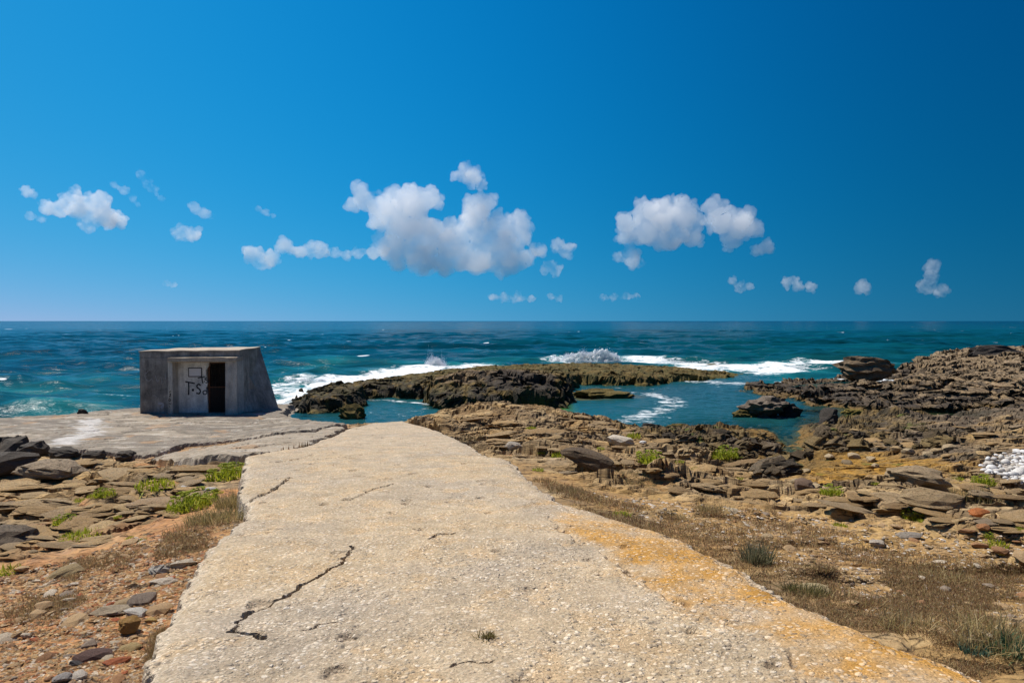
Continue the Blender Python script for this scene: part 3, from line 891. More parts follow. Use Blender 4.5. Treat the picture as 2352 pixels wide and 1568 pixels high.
def sea_line(pts): return [S0(u, v) for u, v in pts]
FOAM = [  # outline of a run of foam in the picture, half width in metres, strength
    ([(632, 908), (680, 890), (760, 884), (800, 880)], 1.6, 0.80),
    ([(640, 880), (700, 872), (770, 868)], 1.5, 0.72),
    ([(620, 862), (680, 858), (760, 856)], 1.3, 0.5),
    ([(760, 878), (840, 872), (900, 864), (960, 857), (1010, 849), (1100, 843)], 2.6, 0.95),
    ([(870, 858), (940, 850), (985, 846)], 1.6, 0.6),
    ([(690, 842), (760, 838)], 1.2, 0.5), ([(770, 813), (800, 811)], 1.2, 0.6),
    ([(1480, 832), (1560, 838), (1640, 842)], 3.2, 0.9), ([(1640, 838), (1720, 845), (1800, 842), (1930, 836)], 4.5, 0.95),
    ([(1700, 850), (1760, 858), (1800, 852)], 2.6, 0.9), ([(1240, 828), (1330, 834), (1425, 828)], 2.5, 0.75), ([(1480, 827), (1560, 829)], 2.2, 0.7),
    ([(2200, 822), (2290, 812)], 2.0, 0.7), ([(1130, 843), (1240, 838)], 1.0, 0.4),
    ([(1540, 873), (1620, 877), (1700, 880)], 1.8, 0.8), ([(1540, 884), (1620, 886)], 0.9, 0.5), ([(1390, 880), (1440, 881)], 1.0, 0.6),
    ([(1340, 890), (1420, 893)], 0.7, 0.65), ([(1480, 890), (1560, 893), (1640, 896)], 1.2, 0.55), ([(1440, 900), (1490, 905)], 0.8, 0.6),
    ([(1490, 903), (1535, 912), (1550, 925), (1540, 937), (1500, 948), (1440, 966)], 1.1, 0.78), ([(1500, 940), (1570, 942)], 0.8, 0.5),
    ([(1450, 960), (1560, 962)], 0.6, 0.45), ([(1600, 895), (1690, 903)], 1.0, 0.42),
    ([(848, 921), (900, 919), (985, 927)], 0.55, 0.8), ([(845, 945), (920, 948), (985, 938)], 0.5, 0.6), ([(735, 965), (830, 962)], 0.45, 0.55),
    ([(880, 955), (930, 952)], 0.4, 0.55),
    ([(1630, 988), (1700, 984), (1760, 978)], 0.4, 0.6), ([(1680, 1000), (1710, 990)], 0.3, 0.5),
    ([(1700, 846), (1850, 842), (1940, 840)], 3.0, 0.8), ([(1600, 880), (1680, 890), (1700, 898)], 1.2, 0.55), ([(640, 895), (720, 893), (800, 884)], 1.5, 0.7),
    ([(90, 945), (200, 942)], 1.2, 0.5), ([(0, 930), (60, 925)], 1.0, 0.35), ([(250, 930), (330, 925)], 1.2, 0.55)]

def build_sea():
    v = np.concatenate([np.linspace(1000, 800, 420), np.linspace(799.5, 742, 190)])
    D = CAM_Z * F / (v - 737.0)
    D = np.concatenate([np.linspace(14, D[0] - 0.1, 20), D, [1500, 2400, 4000, 8000, 16000, 32000, 60000]])
    nc = 820
    s = np.linspace(-1, 1, nc)
    hw = 0.86 * D + 6
    X = s[None] * hw[:, None]
    Y = np.repeat(D[:, None], nc, 1)
    dy = np.gradient(D)[:, None]
    # still water inside the reef, swell outside
    POOL = sea_line([(640, 965), (840, 915), (1000, 870), (1300, 855), (1500, 858), (1730, 862), (1760, 900), (2200, 945), (2400, 950), (2400, 1100), (640, 1000)])
    pool = sstep(-3.0, 1.5, sdpoly(X, Y, POOL))
    op = (1 - pool) * sstep(20, 34, Y)
    Z = np.zeros(X.shape)
    for k, (wl_, amp, ang) in enumerate([(17, .17, -.35), (11, .12, .25), (7.3, .09, -.1), (4.6, .06, .5), (3.1, .04, -.6), (2.1, .026, .15)]):
        ph = (X * math.sin(ang) + Y * math.cos(ang)) / wl_ * 2 * math.pi + 2.2 * fbm(X / wl_ / 3, Y / wl_ / 3, 2, 601 + k) * 2
        fade = sstep(0.5, 0.18, dy / wl_)
        env = 0.55 + 0.9 * np.maximum(0, fbm(X / wl_ / 5 + 3, Y / wl_ / 5, 2, 621 + k) + 0.4)
        w = np.sin(ph)
        Z = Z + 1.5 * amp * env * (w + 0.35 * w * w) * fade * op
    Z = Z + 0.035 * fbm(X * 1.0, Y * 2.0, 3, 631) * pool * (Y < 60)
    # foam
    foam = np.zeros(X.shape)
    nearm = Y < 130
    xs, ys = X[nearm], Y[nearm]
    wob = 0.8 * fbm(xs * 0.25, ys * 0.25, 3, 641)
    f = np.zeros(xs.shape)
    for pts, wd, stg in FOAM:
        wd = wd * 1.35
        dl = dline(xs, ys + wob * min(1, wd), sea_line(pts))
        f = np.maximum(f, stg * np.clip(1.25 - 0.75 * (dl / wd), 0, 1) ** 0.8 * sstep(2.2 * wd, 0.2 * wd, dl))
    foam[nearm] = np.clip(f, 0, 1) * 0.88 * (1 - 0.11 * pool[nearm])
    # foam gathers against the outer rocks
    near66 = (Y > 30) & (Y < 66)
    xs, ys = X[near66], Y[near66]
    ed = np.maximum(sdpoly(xs, ys, REEF), sdpoly(xs, ys, HEAD))
    back = ((ys > 47) | (xs < -7)) * (1 - pool[near66])
    foam[near66] = np.maximum(foam[near66], 0.78 * sstep(-3.0, -0.2, ed) * back)
    # depth
    G = np.full(X.shape, -3.0)
    mg = (Y < 36)
    G[mg] = np.maximum(G[mg], ground(X[mg], Y[mg]))
    mr = (Y > 29) & (Y < 67)
    rr = reef(X[mr], Y[mr]); hh = head(X[mr], Y[mr])
    G[mr] = np.maximum(G[mr], np.maximum(np.where(rr > -0.88, rr, -3), np.where(hh > -0.88, hh, -3)))
    depth = np.maximum(0, -G)
    clear = 0.85 * np.exp(-depth * 2.6) * (Y < 50)
    deep = C(.001, .044, .080); teal = C(.0015, .050, .058); turq = C(.015, .17, .18); far = C(.001, .022, .048); shallow = C(.022, .135, .135)
    side = sstep(-0.7, 0.6, X / (Y + 1))
    c = cmix(deep, teal, side * 0.8)
    c = cmix(c, far, sstep(90, 1500, Y) * 0.85)
    nearshore = sstep(105, 45, Y - 0.15 * X) * op
    c = cmix(c, turq, np.clip(nearshore * (0.22 + 0.5 * fbm(X * 0.08, Y * 0.15, 3, 651)) + 0.75 * foam * op, 0, 0.9))
    c = cmix(c, shallow * 0.6, pool * 0.75 * (Y < 60))
    GREEN = sea_line([(1170, 935), (1310, 930), (1320, 955), (1180, 957)])
    gm = (Y < 60)
    gr = np.zeros(X.shape); gr[gm] = sstep(-0.6, 0.6, sdpoly(X[gm], Y[gm], GREEN))
    c = cmix(c, C(.05, .14, .015), 0.85 * gr)
    OC = sea_line([(1300, 905), (1440, 905), (1470, 912), (1330, 918)])
    gr[gm] = np.maximum(sstep(-0.8, 0.5, sdpoly(X[gm], Y[gm], OC)), 0)
    c = cmix(c, C(.16, .12, .04), 0.7 * gr)
    OC2 = sea_line([(1880, 935), (2200, 945), (2200, 960), (1880, 965)])
    gr[gm] = sstep(-0.8, 0.5, sdpoly(X[gm], Y[gm], OC2))
    c = cmix(c, C(.045, .05, .012), 0.8 * gr)
    me = mesh_grid('sea', X, Y, Z, G < 0.35, c, True, {'foam': foam, 'clear': clear, 'open': op})
    o = link('sea', me, sea_material())
    return tag(o, 'deep blue-green open sea with whitecaps and foaming shore', 'sea', kind='structure')
build_sea()
# sea bed under the shallow water
def build_bed():
    X, Y = np.meshgrid(np.linspace(-60, 60, 40), np.linspace(18, 90, 30))
    me = mesh_grid('sea_bed', X, Y, -1.75 - 0.02 * (Y - 18) + 0.1 * fbm(X * .3, Y * .3, 2, 661), None, np.ones(X.shape + (3,)) * C(.10, .10, .05), True)
    tag(link('sea_bed', me, MAT_BIGROCK), 'murky rock bed beneath the shallow water', kind='structure')
build_bed()

# ------------------------------------------------------------------ bunker
def hexa(bm, b, t):
    """closed solid from a bottom ring b and a top ring t of 4 points (x, y, z)"""
    vb = [bm.verts.new(p) for p in b]; vt = [bm.verts.new(p) for p in t]
    bm.faces.new(vb[::-1]); bm.faces.new(vt)
    for i in range(4):
        j = (i + 1) % 4
        bm.faces.new((vb[i], vb[j], vt[j], vt[i]))
def bm_mesh(name, bm, bevel=0.0, seg=2):
    bmesh.ops.recalc_face_normals(bm, faces=bm.faces[:])
    if bevel:
        bmesh.ops.bevel(bm, geom=bm.edges[:], offset=bevel, segments=seg, affect='EDGES', profile=0.6)
    me = bpy.data.meshes.new(name)
    bm.to_mesh(me); bm.free()
    return me
def bunker_material(name, lo, hi, streak=1.0, white=0.5):
    m, nt, nd, lk, b = new_mat(name)
    geo = N(nt, 'ShaderNodeNewGeometry')
    mp = N(nt, 'ShaderNodeMapping'); mp.inputs['Scale'].default_value = (5.5, 5.5, 0.7)
    lk.new(geo.outputs['Position'], mp.inputs[0])
    s = N(nt, 'ShaderNodeTexNoise', Scale=1.0, Detail=6.0, Roughness=0.65)
    lk.new(mp.outputs[0], s.inputs['Vector'])
    n = N(nt, 'ShaderNodeTexNoise', Scale=2.2, Detail=8.0, Roughness=0.7)
    f = N(nt, 'ShaderNodeTexNoise', Scale=38.0, Detail=4.0, Roughness=0.7)
    lk.new(geo.outputs['Position'], n.inputs['Vector']); lk.new(geo.outputs['Position'], f.inputs['Vector'])
    c = mix(nt, ramp(nt, n.outputs['Fac'], [(0.35, 0.0), (0.65, 1.0)]), lo, hi)
    c = mix(nt, 0.85 * streak, c, ramp(nt, s.outputs['Fac'], [(0.32, 0.55), (0.55, 1.0), (0.75, 1.5)]), 'MULTIPLY')
    c = mix(nt, 0.8, c, ramp(nt, f.outputs['Fac'], [(0.3, 0.62), (0.7, 1.38)]), 'MULTIPLY')
    w = N(nt, 'ShaderNodeTexNoise', Scale=3.6, Detail=9.0, Roughness=0.78, Distortion=0.7)
    lk.new(geo.outputs['Position'], w.inputs['Vector'])
    c = mix(nt, ramp(nt, w.outputs['Fac'], [(0.62, 0.0), (0.72, white)]), c, (0.42, 0.42, 0.42))
    lk.new(c, b.inputs['Base Color'])
    b.inputs['Roughness'].default_value = 0.92
    b.inputs['Specular IOR Level'].default_value = 0.15
    bp = N(nt, 'ShaderNodeBump', Strength=0.8, Distance=0.02)
    lk.new(mth(nt, 'ADD', n.outputs['Fac'], mth(nt, 'MULTIPLY', f.outputs['Fac'], 0.5)), bp.inputs['Height'])
    lk.new(bp.outputs[0], b.inputs['Normal'])
    return m
def plain(name, col, rough=0.8, metal=0.0, noise=0.0, nscale=20):
    m, nt, nd, lk, b = new_mat(name)
    if noise:
        tc = N(nt, 'ShaderNodeTexCoord')
        n = N(nt, 'ShaderNodeTexNoise', Scale=float(nscale), Detail=5.0, Roughness=0.65)
        lk.new(tc.outputs['Object'], n.inputs['Vector'])
        lk.new(mix(nt, noise, col, ramp(nt, n.outputs['Fac'], [(0.3, 0.4), (0.7, 1.6)]), 'MULTIPLY'), b.inputs['Base Color'])
    else:
        b.inputs['Base Color'].default_value = (*col, 1)
    b.inputs['Roughness'].default_value = rough
    b.inputs['Metallic'].default_value = metal
    return m

def build_bunker():
    base = PD(321.5, 952, 26.0)
    root = empty('bunker', (-12.2, 27.0, 0.9))
    tag(root, 'small grey concrete bunker with sloping side wall and dark doorway', 'bunker')
    inv = Matrix.Translation((12.2, -27.0, -0.9))
    def put(name, me, mat):
        me.transform(inv)
        return link(name, me, mat, root)
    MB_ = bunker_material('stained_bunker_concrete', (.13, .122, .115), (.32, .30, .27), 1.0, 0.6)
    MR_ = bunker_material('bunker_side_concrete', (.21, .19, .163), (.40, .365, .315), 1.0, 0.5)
    MJ_ = bunker_material('jamb_concrete', (.32, .31, .285), (.50, .475, .42), 0.8, 0.5)
    MC_ = bunker_material('canopy_concrete', (.36, .30, .23), (.46, .39, .30), 0.4, 0.3)
    MI_ = bunker_material('pale_infill_plaster', (.46, .46, .43), (.74, .73, .68), 0.6, 0.6)
    MT_ = bunker_material('roof_concrete', (.36, .30, .23), (.48, .41, .32), 0.2, 0.3)
    # corners (world metres): front-left, front-right, back-right, back-left
    B = [PD(322, 962, 26.0), PD(549, 962, 26.0), PD(646, 956, 28.2), PD(380, 962, 28.6)]
    T = [PD(320, 808.5, 26.0), PD(549, 806.5, 26.3), PD(597, 798.5, 28.5), PD(418, 801.5, 28.3)]
    B[3][0] = -13.9; T[3][0] = -13.75
    for q in B: q[2] = 0.55
    B[0][1] = 26.0; B[1][1] = 26.05
    B = [Vector(q) for q in B]; T = [Vector(q) for q in T]
    def at(s, t, into=0.0):
        """point on the front wall plane: s across 0..1, t up 0..1, into = metres behind the face"""
        p = (B[0].lerp(B[1], s)).lerp(T[0].lerp(T[1], s), t)
        return p + Vector((0.0, into, 0.0))
    def sx(u):   # picture column -> s on front wall
        return (u - 320.0) / 229.0
    zb = B[0].z
    def tz(v):   # picture row -> t on front wall
        z = PD(430, v, 26.0)[2]
        return (z - zb) / (T[0].z - zb)
    def wallblock(s0, s1, t0, t1, d0, d1, bev=0.012):
        bm = bmesh.new()
        hexa(bm, [at(s0, t0, d0), at(s1, t0, d0), at(s1, t0, d1), at(s0, t0, d1)],
             [at(s0, t1, d0), at(s1, t1, d0), at(s1, t1, d1), at(s0, t1, d1)])
        return bm
    sL, sD0, sD1, sR = sx(402), sx(474), sx(522.5), 1.0
    tt = tz(821)
    # front wall in three pieces round the portal, joined as one wall
    bm = bmesh.new()
    def add(s0, s1, t0, t1, d0, d1):
        hexa(bm, [at(s0, t0, d0), at(s1, t0, d0), at(s1, t0, d1), at(s0, t0, d1)], [at(s0, t1, d0), at(s1, t1, d0), at(s1, t1, d1), at(s0, t1, d1)])
    add(0, sx(396), 0, tt - 0.002, 0, 0.5)
    add(0, 1, tt, 0.999, 0.002, 0.5)
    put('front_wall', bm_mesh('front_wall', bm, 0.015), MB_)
    # right battered wall, back wall, left wall
    def wall3(a0, a1, b0, b1, th, name, mat):
        bmw = bmesh.new()
        n = Vector(((a1 - a0).y, -(a1 - a0).x, 0)).normalized() * -th
        hexa(bmw, [a0, a1, a1 + n, a0 + n], [b0, b1, b1 + n, b0 + n])
        put(name, bm_mesh(name, bmw, 0.015), mat)
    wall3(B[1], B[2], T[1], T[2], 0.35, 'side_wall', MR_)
    wall3(B[2] + Vector((-.36, -.01, 0)), B[3], T[2] + Vector((-.36, -.01, 0)), T[3], 0.35, 'back_wall', MB_)
    wall3(B[3] + Vector((0, -.36, 0)), B[0] + Vector((0, .51, 0)), T[3] + Vector((0, -.36, 0)), T[0] + Vector((0, .51, 0)), 0.35, 'left_wall', MB_)
    # roof slab
    bm = bmesh.new()
    e = 0.02
    top = [T[0] + Vector((-e, -e, .012)), T[1] + Vector((e, -e, .012)), T[2] + Vector((e, e, .012)), T[3] + Vector((-e, e, .012))]
    hexa(bm, [p - Vector((0, 0, .02)) + Vector((0, 0, 0.01)) for p in top], [p + Vector((0, 0, .035)) for p in top])
    bmesh.ops.subdivide_edges(bm, edges=bm.edges[:], cuts=6, use_grid_fill=True)
    for vv in bm.verts:
        vv.co.z += 0.012 * math.sin(vv.co.x * 5.1 + vv.co.y * 3) * (1 if vv.co.z > T[0].z else 0)
    put('roof', bm_mesh('roof', bm), MT_)
    # jambs stand 0.22 m proud of the wall
    for nm, u0, u1 in (('jamb', 392, 402), ('jamb', 522.5, 549.5)):
        b_ = wallblock(sx(u0), sx(u1), 0.0, tz(830.5), -0.24, 0.42)
        bmesh.ops.subdivide_edges(b_, edges=b_.edges[:], cuts=5, use_grid_fill=True)
        for vv in b_.verts:
            vv.co += Vector((random.uniform(-1, 1), random.uniform(-1, 1), 0)) * 0.008
        put(nm, bm_mesh(nm, b_), MJ_)
    b_ = wallblock(sx(394), sx(551), tz(830), tz(821), -0.34, 0.3)
    bmesh.ops.subdivide_edges(b_, edges=b_.edges[:], cuts=7, use_grid_fill=True)
    for vv in b_.verts:
        vv.co += Vector((random.uniform(-1, 1), random.uniform(-1, 1), random.uniform(-1, .3))) * 0.010
    put('canopy', bm_mesh('canopy', b_), MC_)
    # lintel under the canopy
    put('lintel', bm_mesh('lintel', wallblock(sx(402.3), sx(522.2), tz(834), tz(830.4), 0.10, 0.42), 0.008), MC_)
    # infill wall with a broken right edge
    bm = bmesh.new()
    prof = [(834, 474), (842, 473), (847, 470), (852, 467), (858, 466.5), (868, 468), (884, 470), (888, 469), (893, 466), (897, 466.5), (901, 469), (912, 469.5), (930, 470.5), (956, 471)]
    fr, bk = [], []
    ring = [(402.4, 834.2)] + [(u, v + 0.2) for v, u in prof] + [(402.4, 956)]
    for u, v in ring:
        fr.append(bm.verts.new(at(sx(u), tz(v), 0.20))); bk.append(bm.verts.new(at(sx(u), tz(v), 0.40)))
    bm.faces.new(fr); bm.faces.new(bk[::-1])
    for i in range(len(fr)):
        j = (i + 1) % len(fr)
        bm.faces.new((fr[j], fr[i], bk[i], bk[j]))
    infill = put('infill_wall', bm_mesh('infill_wall', bm), MI_)
    # rusty door edge strip and mesh gate
    rust = plain('rust', (.085, .034, .014), 0.9, 0.0, 0.8, 14)
    irond = plain('dark_rusty_iron', (.014, .009, .007), 0.85, 0.0, 0.7, 20)
    g_ = empty('gate', (0, 0, 0)); g_.parent = root
    gate_me = []
    bm = bmesh.new()
    for (u0, u1, v0, v1) in ((470.2, 474.2, 834.5, 952), (519.5, 522.3, 834.5, 952), (474.3, 519.4, 834.5, 837), (474.3, 519.4, 949, 952), (474.3, 519.4, 890, 892.5)):
        hexa(bm, [at(sx(u0), tz(v1), .26), at(sx(u1), tz(v1), .26), at(sx(u1), tz(v1), .30), at(sx(u0), tz(v1), .30)],
             [at(sx(u0), tz(v0), .26), at(sx(u1), tz(v0), .26), at(sx(u1), tz(v0), .30), at(sx(u0), tz(v0), .30)])
    gate = put('gate_frame', bm_mesh('gate_frame', bm), rust)
    bpy.data.objects.remove(g_)
    for k in range(13):
        u = 476.5 + k * 3.45
        bm = bmesh.new()
        hexa(bm, [at(sx(u), tz(948.9), .272), at(sx(u + .9), tz(948.9), .272), at(sx(u + .9), tz(948.9), .288), at(sx(u), tz(948.9), .288)],
             [at(sx(u), tz(837.1), .272), at(sx(u + .9), tz(837.1), .272), at(sx(u + .9), tz(837.1), .288), at(sx(u), tz(837.1), .288)])
        me = bm_mesh('bar', bm); me.transform(inv)
        link('bar', me, irond, gate)
    # dark back panel of sheet metal low in the gate
    b_ = wallblock(sx(474.4), sx(519.3), tz(948.5), tz(893), 0.291, 0.297)
    me = bm_mesh('gate_panel', b_); me.transform(inv)
    link('gate_panel', me, irond, gate)
    # sill / floor inside
    put('threshold', bm_mesh('threshold', wallblock(sx(403), sx(522), 0.0, tz(949.5), -0.18, 0.44), 0.01), MB_)
    # ceiling darkness: the room is closed by its walls and the roof; graffiti as painted strokes
    black = plain('black_paint', (.018, .017, .018), 0.7, 0, 0.4, 40)
    pale = plain('pale_chalk_paint', (.34, .34, .36), 0.9, 0, 0.5, 30)
    def stroke(name, pts, wpx, d, mat, parent=root, closed=False, curvature=True):
        """ribbon of paint along picture points on the wall plane at depth d"""
        q = [Vector((u, v)) for u, v in pts]
        if closed: q.append(q[0])
        if curvature and len(q) > 3:
            r = []
            for i in range(len(q) - 1):
                p0, p1, p2, p3 = q[max(i - 1, 0)], q[i], q[i + 1], q[min(i + 2, len(q) - 1)]
                for k in range(5):
                    t = k / 5
                    r.append(0.5 * ((2 * p1) + (p2 - p0) * t + (2 * p0 - 5 * p1 + 4 * p2 - p3) * t * t + (3 * p1 - p0 - 3 * p2 + p3) * t ** 3))
            r.append(q[-1]); q = r
        bm = bmesh.new(); L = []; R_ = []
        for i, p in enumerate(q):
            a = q[max(i - 1, 0)]; b = q[min(i + 1, len(q) - 1)]
            tn = (b - a).normalized() if (b - a).length > 1e-6 else Vector((1, 0))
            nrm = Vector((-tn.y, tn.x)) * wpx * 0.8 * random.uniform(.85, 1.1)
            for s_, lst in ((1, L), (-1, R_)):
                w_ = p + nrm * s_
                lst.append((bm.verts.new(at(sx(w_.x), tz(w_.y), d - 0.004)), bm.verts.new(at(sx(w_.x), tz(w_.y), d + 0.003))))
        for i in range(len(q) - 1):
            bm.faces.new((L[i][0], L[i + 1][0], R_[i + 1][0], R_[i][0]))
            bm.faces.new((L[i][1], R_[i][1], R_[i + 1][1], L[i + 1][1]))
            bm.faces.new((L[i][0], L[i][1], L[i + 1][1], L[i + 1][0]))
            bm.faces.new((R_[i][0], R_[i + 1][0], R_[i + 1][1], R_[i][1]))
        me = bm_mesh(name, bm)
        me.transform(inv)
        return link(name, me, mat, parent)
    def gz(X, Y):   # pixel of the enlarged crop -> picture pixel
        return ((480 + X * 0.29762) * 0.57422, (1340 + Y * 0.29762) * 0.57422)
    def G(*pts): return [gz(*p) for p in pts]
    D0 = 0.20
    stroke('graffiti_letter', G((838, 636), (905, 648), (965, 660)), 1.9, D0, black, infill)
    stroke('graffiti_letter', G((882, 645), (884, 720), (880, 815)), 1.9, D0 - .001, black, infill)
    stroke('graffiti_dot', G((925, 748), (955, 748)), 3.6, D0, black, infill)
    stroke('graffiti_letter', G((1045, 690), (1020, 670), (995, 690), (1000, 715), (1030, 740), (1040, 770), (1025, 798), (1005, 795), (985, 790)), 2.1, D0, black, infill)
    stroke('graffiti_letter', G((1100, 757), (1078, 770), (1082, 800), (1110, 808), (1130, 785), (1120, 762), (1100, 757)), 1.5, D0, black, infill)
    stroke('graffiti_letter', G((1005, 588), (1060, 580), (1110, 568)), 1.4, D0, black, infill)
    stroke('graffiti_letter', G((1062, 575), (1066, 615), (1075, 660)), 1.5, D0 - .001, black, infill)
    stroke('graffiti_dot', G((1088, 635), (1102, 635)), 1.7, D0, black, infill)
    stroke('graffiti_letter', G((1130, 590), (1105, 593), (1110, 610), (1140, 625), (1148, 640), (1130, 652), (1112, 650)), 1.4, D0, black, infill)
    # white notice in a painted black frame
    b_ = wallblock(sx(gz(890, 0)[0]), sx(gz(1052, 0)[0]), tz(gz(0, 560)[1]), tz(gz(0, 458)[1]), D0 - 0.010, D0 + 0.004)
    me = bm_mesh('notice_board', b_); me.transform(inv)
    nb = link('notice_board', me, plain('notice_white', (.62, .62, .64), 0.7, 0, 0.15, 30), infill)
    for nm, x0, x1, y0, y1 in (('frame', 878, 1064, 446, 458), ('frame', 878, 1064, 561, 573), ('frame', 878, 889, 458.5, 560.5), ('frame', 1053, 1064, 458.5, 560.5)):
        b_ = wallblock(sx(gz(x0, 0)[0]), sx(gz(x1, 0)[0]), tz(gz(0, y1)[1]), tz(gz(0, y0)[1]), D0 - 0.006, D0 + 0.004)
        me = bm_mesh(nm, b_); me.transform(inv)
        link(nm, me, black, nb)
    # scribble down the left jamb
    dj = -0.248
    for s_ in (G((692, 760), (712, 752), (722, 744)), G((700, 790), (716, 780), (712, 805), (696, 815), (718, 818)), G((698, 840), (690, 868), (706, 880), (718, 862), (704, 850)),
               G((692, 905), (712, 918), (722, 905)), G((696, 945), (706, 955))):
        stroke('scribble', s_, 0.9, dj, black)
    # chalky scribbles on the left wall
    for s_ in (G((340, 500), (330, 550), (350, 600), (390, 615), (420, 590), (440, 620)), G((345, 520), (375, 480), (400, 470)), G((470, 540), (485, 600), (500, 630), (520, 600)),
               G((600, 520), (612, 560), (605, 600)), G((540, 560), (560, 620), (550, 660)), G((430, 815), (460, 810), (480, 840), (455, 860))):
        stroke('scribble', s_, 0.5, 0.0, pale)
    s_ = stroke('paint_patch', G((505, 925), (540, 920), (570, 935), (560, 965), (540, 978)), 3.5, 0.0, pale)
    return root
build_bunker()

# ------------------------------------------------------------------ stones, boulders, slabs
def rock_mesh(name, seed, flat=0.45, n=16, detail=0, rough=0.0, elong=1.0):
    """angular broken stone: hull of scattered points, edges worn"""
    r = random.Random(seed)
    bm = bmesh.new()
    for i in range(n):
        a = r.uniform(0, 2 * math.pi); h = r.uniform(-1, 1)
        q = math.sqrt(1 - h * h) ** 0.55
        k = r.uniform(0.82, 1.05)
        bm.verts.new((math.cos(a) * q * k * elong, math.sin(a) * q * k, h * flat * k))
    res = bmesh.ops.convex_hull(bm, input=bm.verts[:])
    junk = {g_ for key in ('geom_interior', 'geom_unused') for g_ in res[key] if isinstance(g_, bmesh.types.BMVert)}
    bmesh.ops.delete(bm, geom=list(junk), context='VERTS')
    if detail:
        bmesh.ops.triangulate(bm, faces=bm.faces[:])
        bmesh.ops.subdivide_edges(bm, edges=bm.edges[:], cuts=detail, use_grid_fill=True, smooth=0.25)
        bmesh.ops.triangulate(bm, faces=bm.faces[:])
        for v in bm.verts:
            c = v.co
            p = np.array([c.x, c.y, c.z])
            d = float(fbm(np.array([p[0] * 1.7 + seed]), np.array([p[1] * 1.7 + p[2] * 3.1]), 4, seed)[0]) * rough
            lay = rough * 0.6 * (math.sin(p[2] * 16 + 2.5 * d * 8 + p[0]) > 0.2)
            v.co = c * (1 + d - lay)
    bmesh.ops.recalc_face_normals(bm, faces=bm.faces[:])
    me = bpy.data.meshes.new(name)
    bm.to_mesh(me); bm.free()
    return me
def pebble_mesh(name, seed):
    r = random.Random(seed)
    bm = bmesh.new()
    bmesh.ops.create_icosphere(bm, subdivisions=2, radius=1.0)
    sx_, sy_, sz_ = r.uniform(.85, 1.25), r.uniform(.75, 1.0), r.uniform(.5, .75)
    for v in bm.verts:
        d = float(fbm(np.array([v.co.x + seed]), np.array([v.co.y + v.co.z * 1.7]), 2, seed)[0]) * 0.12
        v.co = Vector((v.co.x * sx_, v.co.y * sy_, v.co.z * sz_)) * (1 + d)
    for f in bm.faces: f.smooth = True
    me = bpy.data.meshes.new(name); bm.to_mesh(me); bm.free()
    return me

bpy.context.view_layer.update()
def hit(u, v, fn=None):
    """where the ray through a picture point meets the ground"""
    d = Vector(ray(u, v)).normalized()
    ok, p, n, i = GROUND.ray_cast(Vector((0, 0, CAM_Z)) + d * 2.0, d)
    return (p.x, p.y) if ok else (float('nan'), float('nan'))
def hits(uv):
    return np.array([hit(u, v) for u, v in np.asarray(uv)])
def gz1(x, y):
    ok, p, n, i = GROUND.ray_cast(Vector((x, y, 8.0)), Vector((0, 0, -1)))
    return p.z if ok else float('nan')
def gzs(x, y):
    return np.array([gz1(a, b) for a, b in zip(x, y)])
def in_poly(n, poly, r=rng):
    """n random picture points inside a picture polygon"""
    p = np.array(poly, float)
    res = np.empty((0, 2))
    while len(res) < n:
        q = np.c_[r.uniform(p[:, 0].min(), p[:, 0].max(), n * 3), r.uniform(p[:, 1].min(), p[:, 1].max(), n * 3)]
        res = np.r_[res, q[sdpoly(q[:, 0], q[:, 1], p) > 0]]
    return res[:n]
def off_concrete(xy, m=0.05):
    x, y = xy[:, 0], xy[:, 1]
    return (sdpoly(x, y, PATH) < -m) & (sdpoly(x, y, APRON) < -m) & (sdpoly(x, y, FRAG) < -m) & np.isfinite(x)

PAL_TAN = [(0.0, (.23, .145, .065)), (0.35, (.39, .25, .105)), (0.6, (.30, .205, .105)), (0.8, (.46, .31, .14)), (1.0, (.27, .195, .115))]
PAL_WARM = [(0.0, (.32, .18, .09)), (0.3, (.46, .29, .14)), (0.55, (.38, .26, .14)), (0.75, (.52, .38, .22)), (0.92, (.28, .18, .11)), (1.0, (.56, .46, .33))]
PAL_WHITE = [(0.0, (.42, .36, .28)), (0.25, (.58, .54, .48)), (0.6, (.68, .66, .62)), (0.88, (.72, .71, .69)), (1.0, (.38, .33, .27))]
PAL_DARK = [(0.0, (.06, .045, .028)), (0.4, (.13, .088, .042)), (0.7, (.20, .135, .05)), (1.0, (.12, .09, .06))]
PAL_OCH = [(0.0, (.34, .22, .09)), (0.5, (.42, .32, .19)), (1.0, (.30, .22, .12))]
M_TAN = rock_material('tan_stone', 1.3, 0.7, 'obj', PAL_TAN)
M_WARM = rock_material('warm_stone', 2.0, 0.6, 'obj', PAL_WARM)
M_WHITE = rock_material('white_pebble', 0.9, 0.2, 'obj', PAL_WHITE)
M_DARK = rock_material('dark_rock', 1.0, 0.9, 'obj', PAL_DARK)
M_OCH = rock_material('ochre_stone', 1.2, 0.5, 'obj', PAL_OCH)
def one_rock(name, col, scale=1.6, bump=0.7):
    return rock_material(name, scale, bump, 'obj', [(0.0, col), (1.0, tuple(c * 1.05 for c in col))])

slab_src = [rock_mesh('rock_slab', 900 + k, flat=random.uniform(.18, .34), n=18, detail=2, rough=.11, elong=random.uniform(1.2, 2.2)) for k in range(9)]
stone_src = [rock_mesh('stone', 930 + k, flat=random.uniform(.2, .42), n=14, detail=1, rough=.07, elong=random.uniform(1.0, 1.6)) for k in range(9)]
for me in slab_src: me.materials.append(M_TAN)

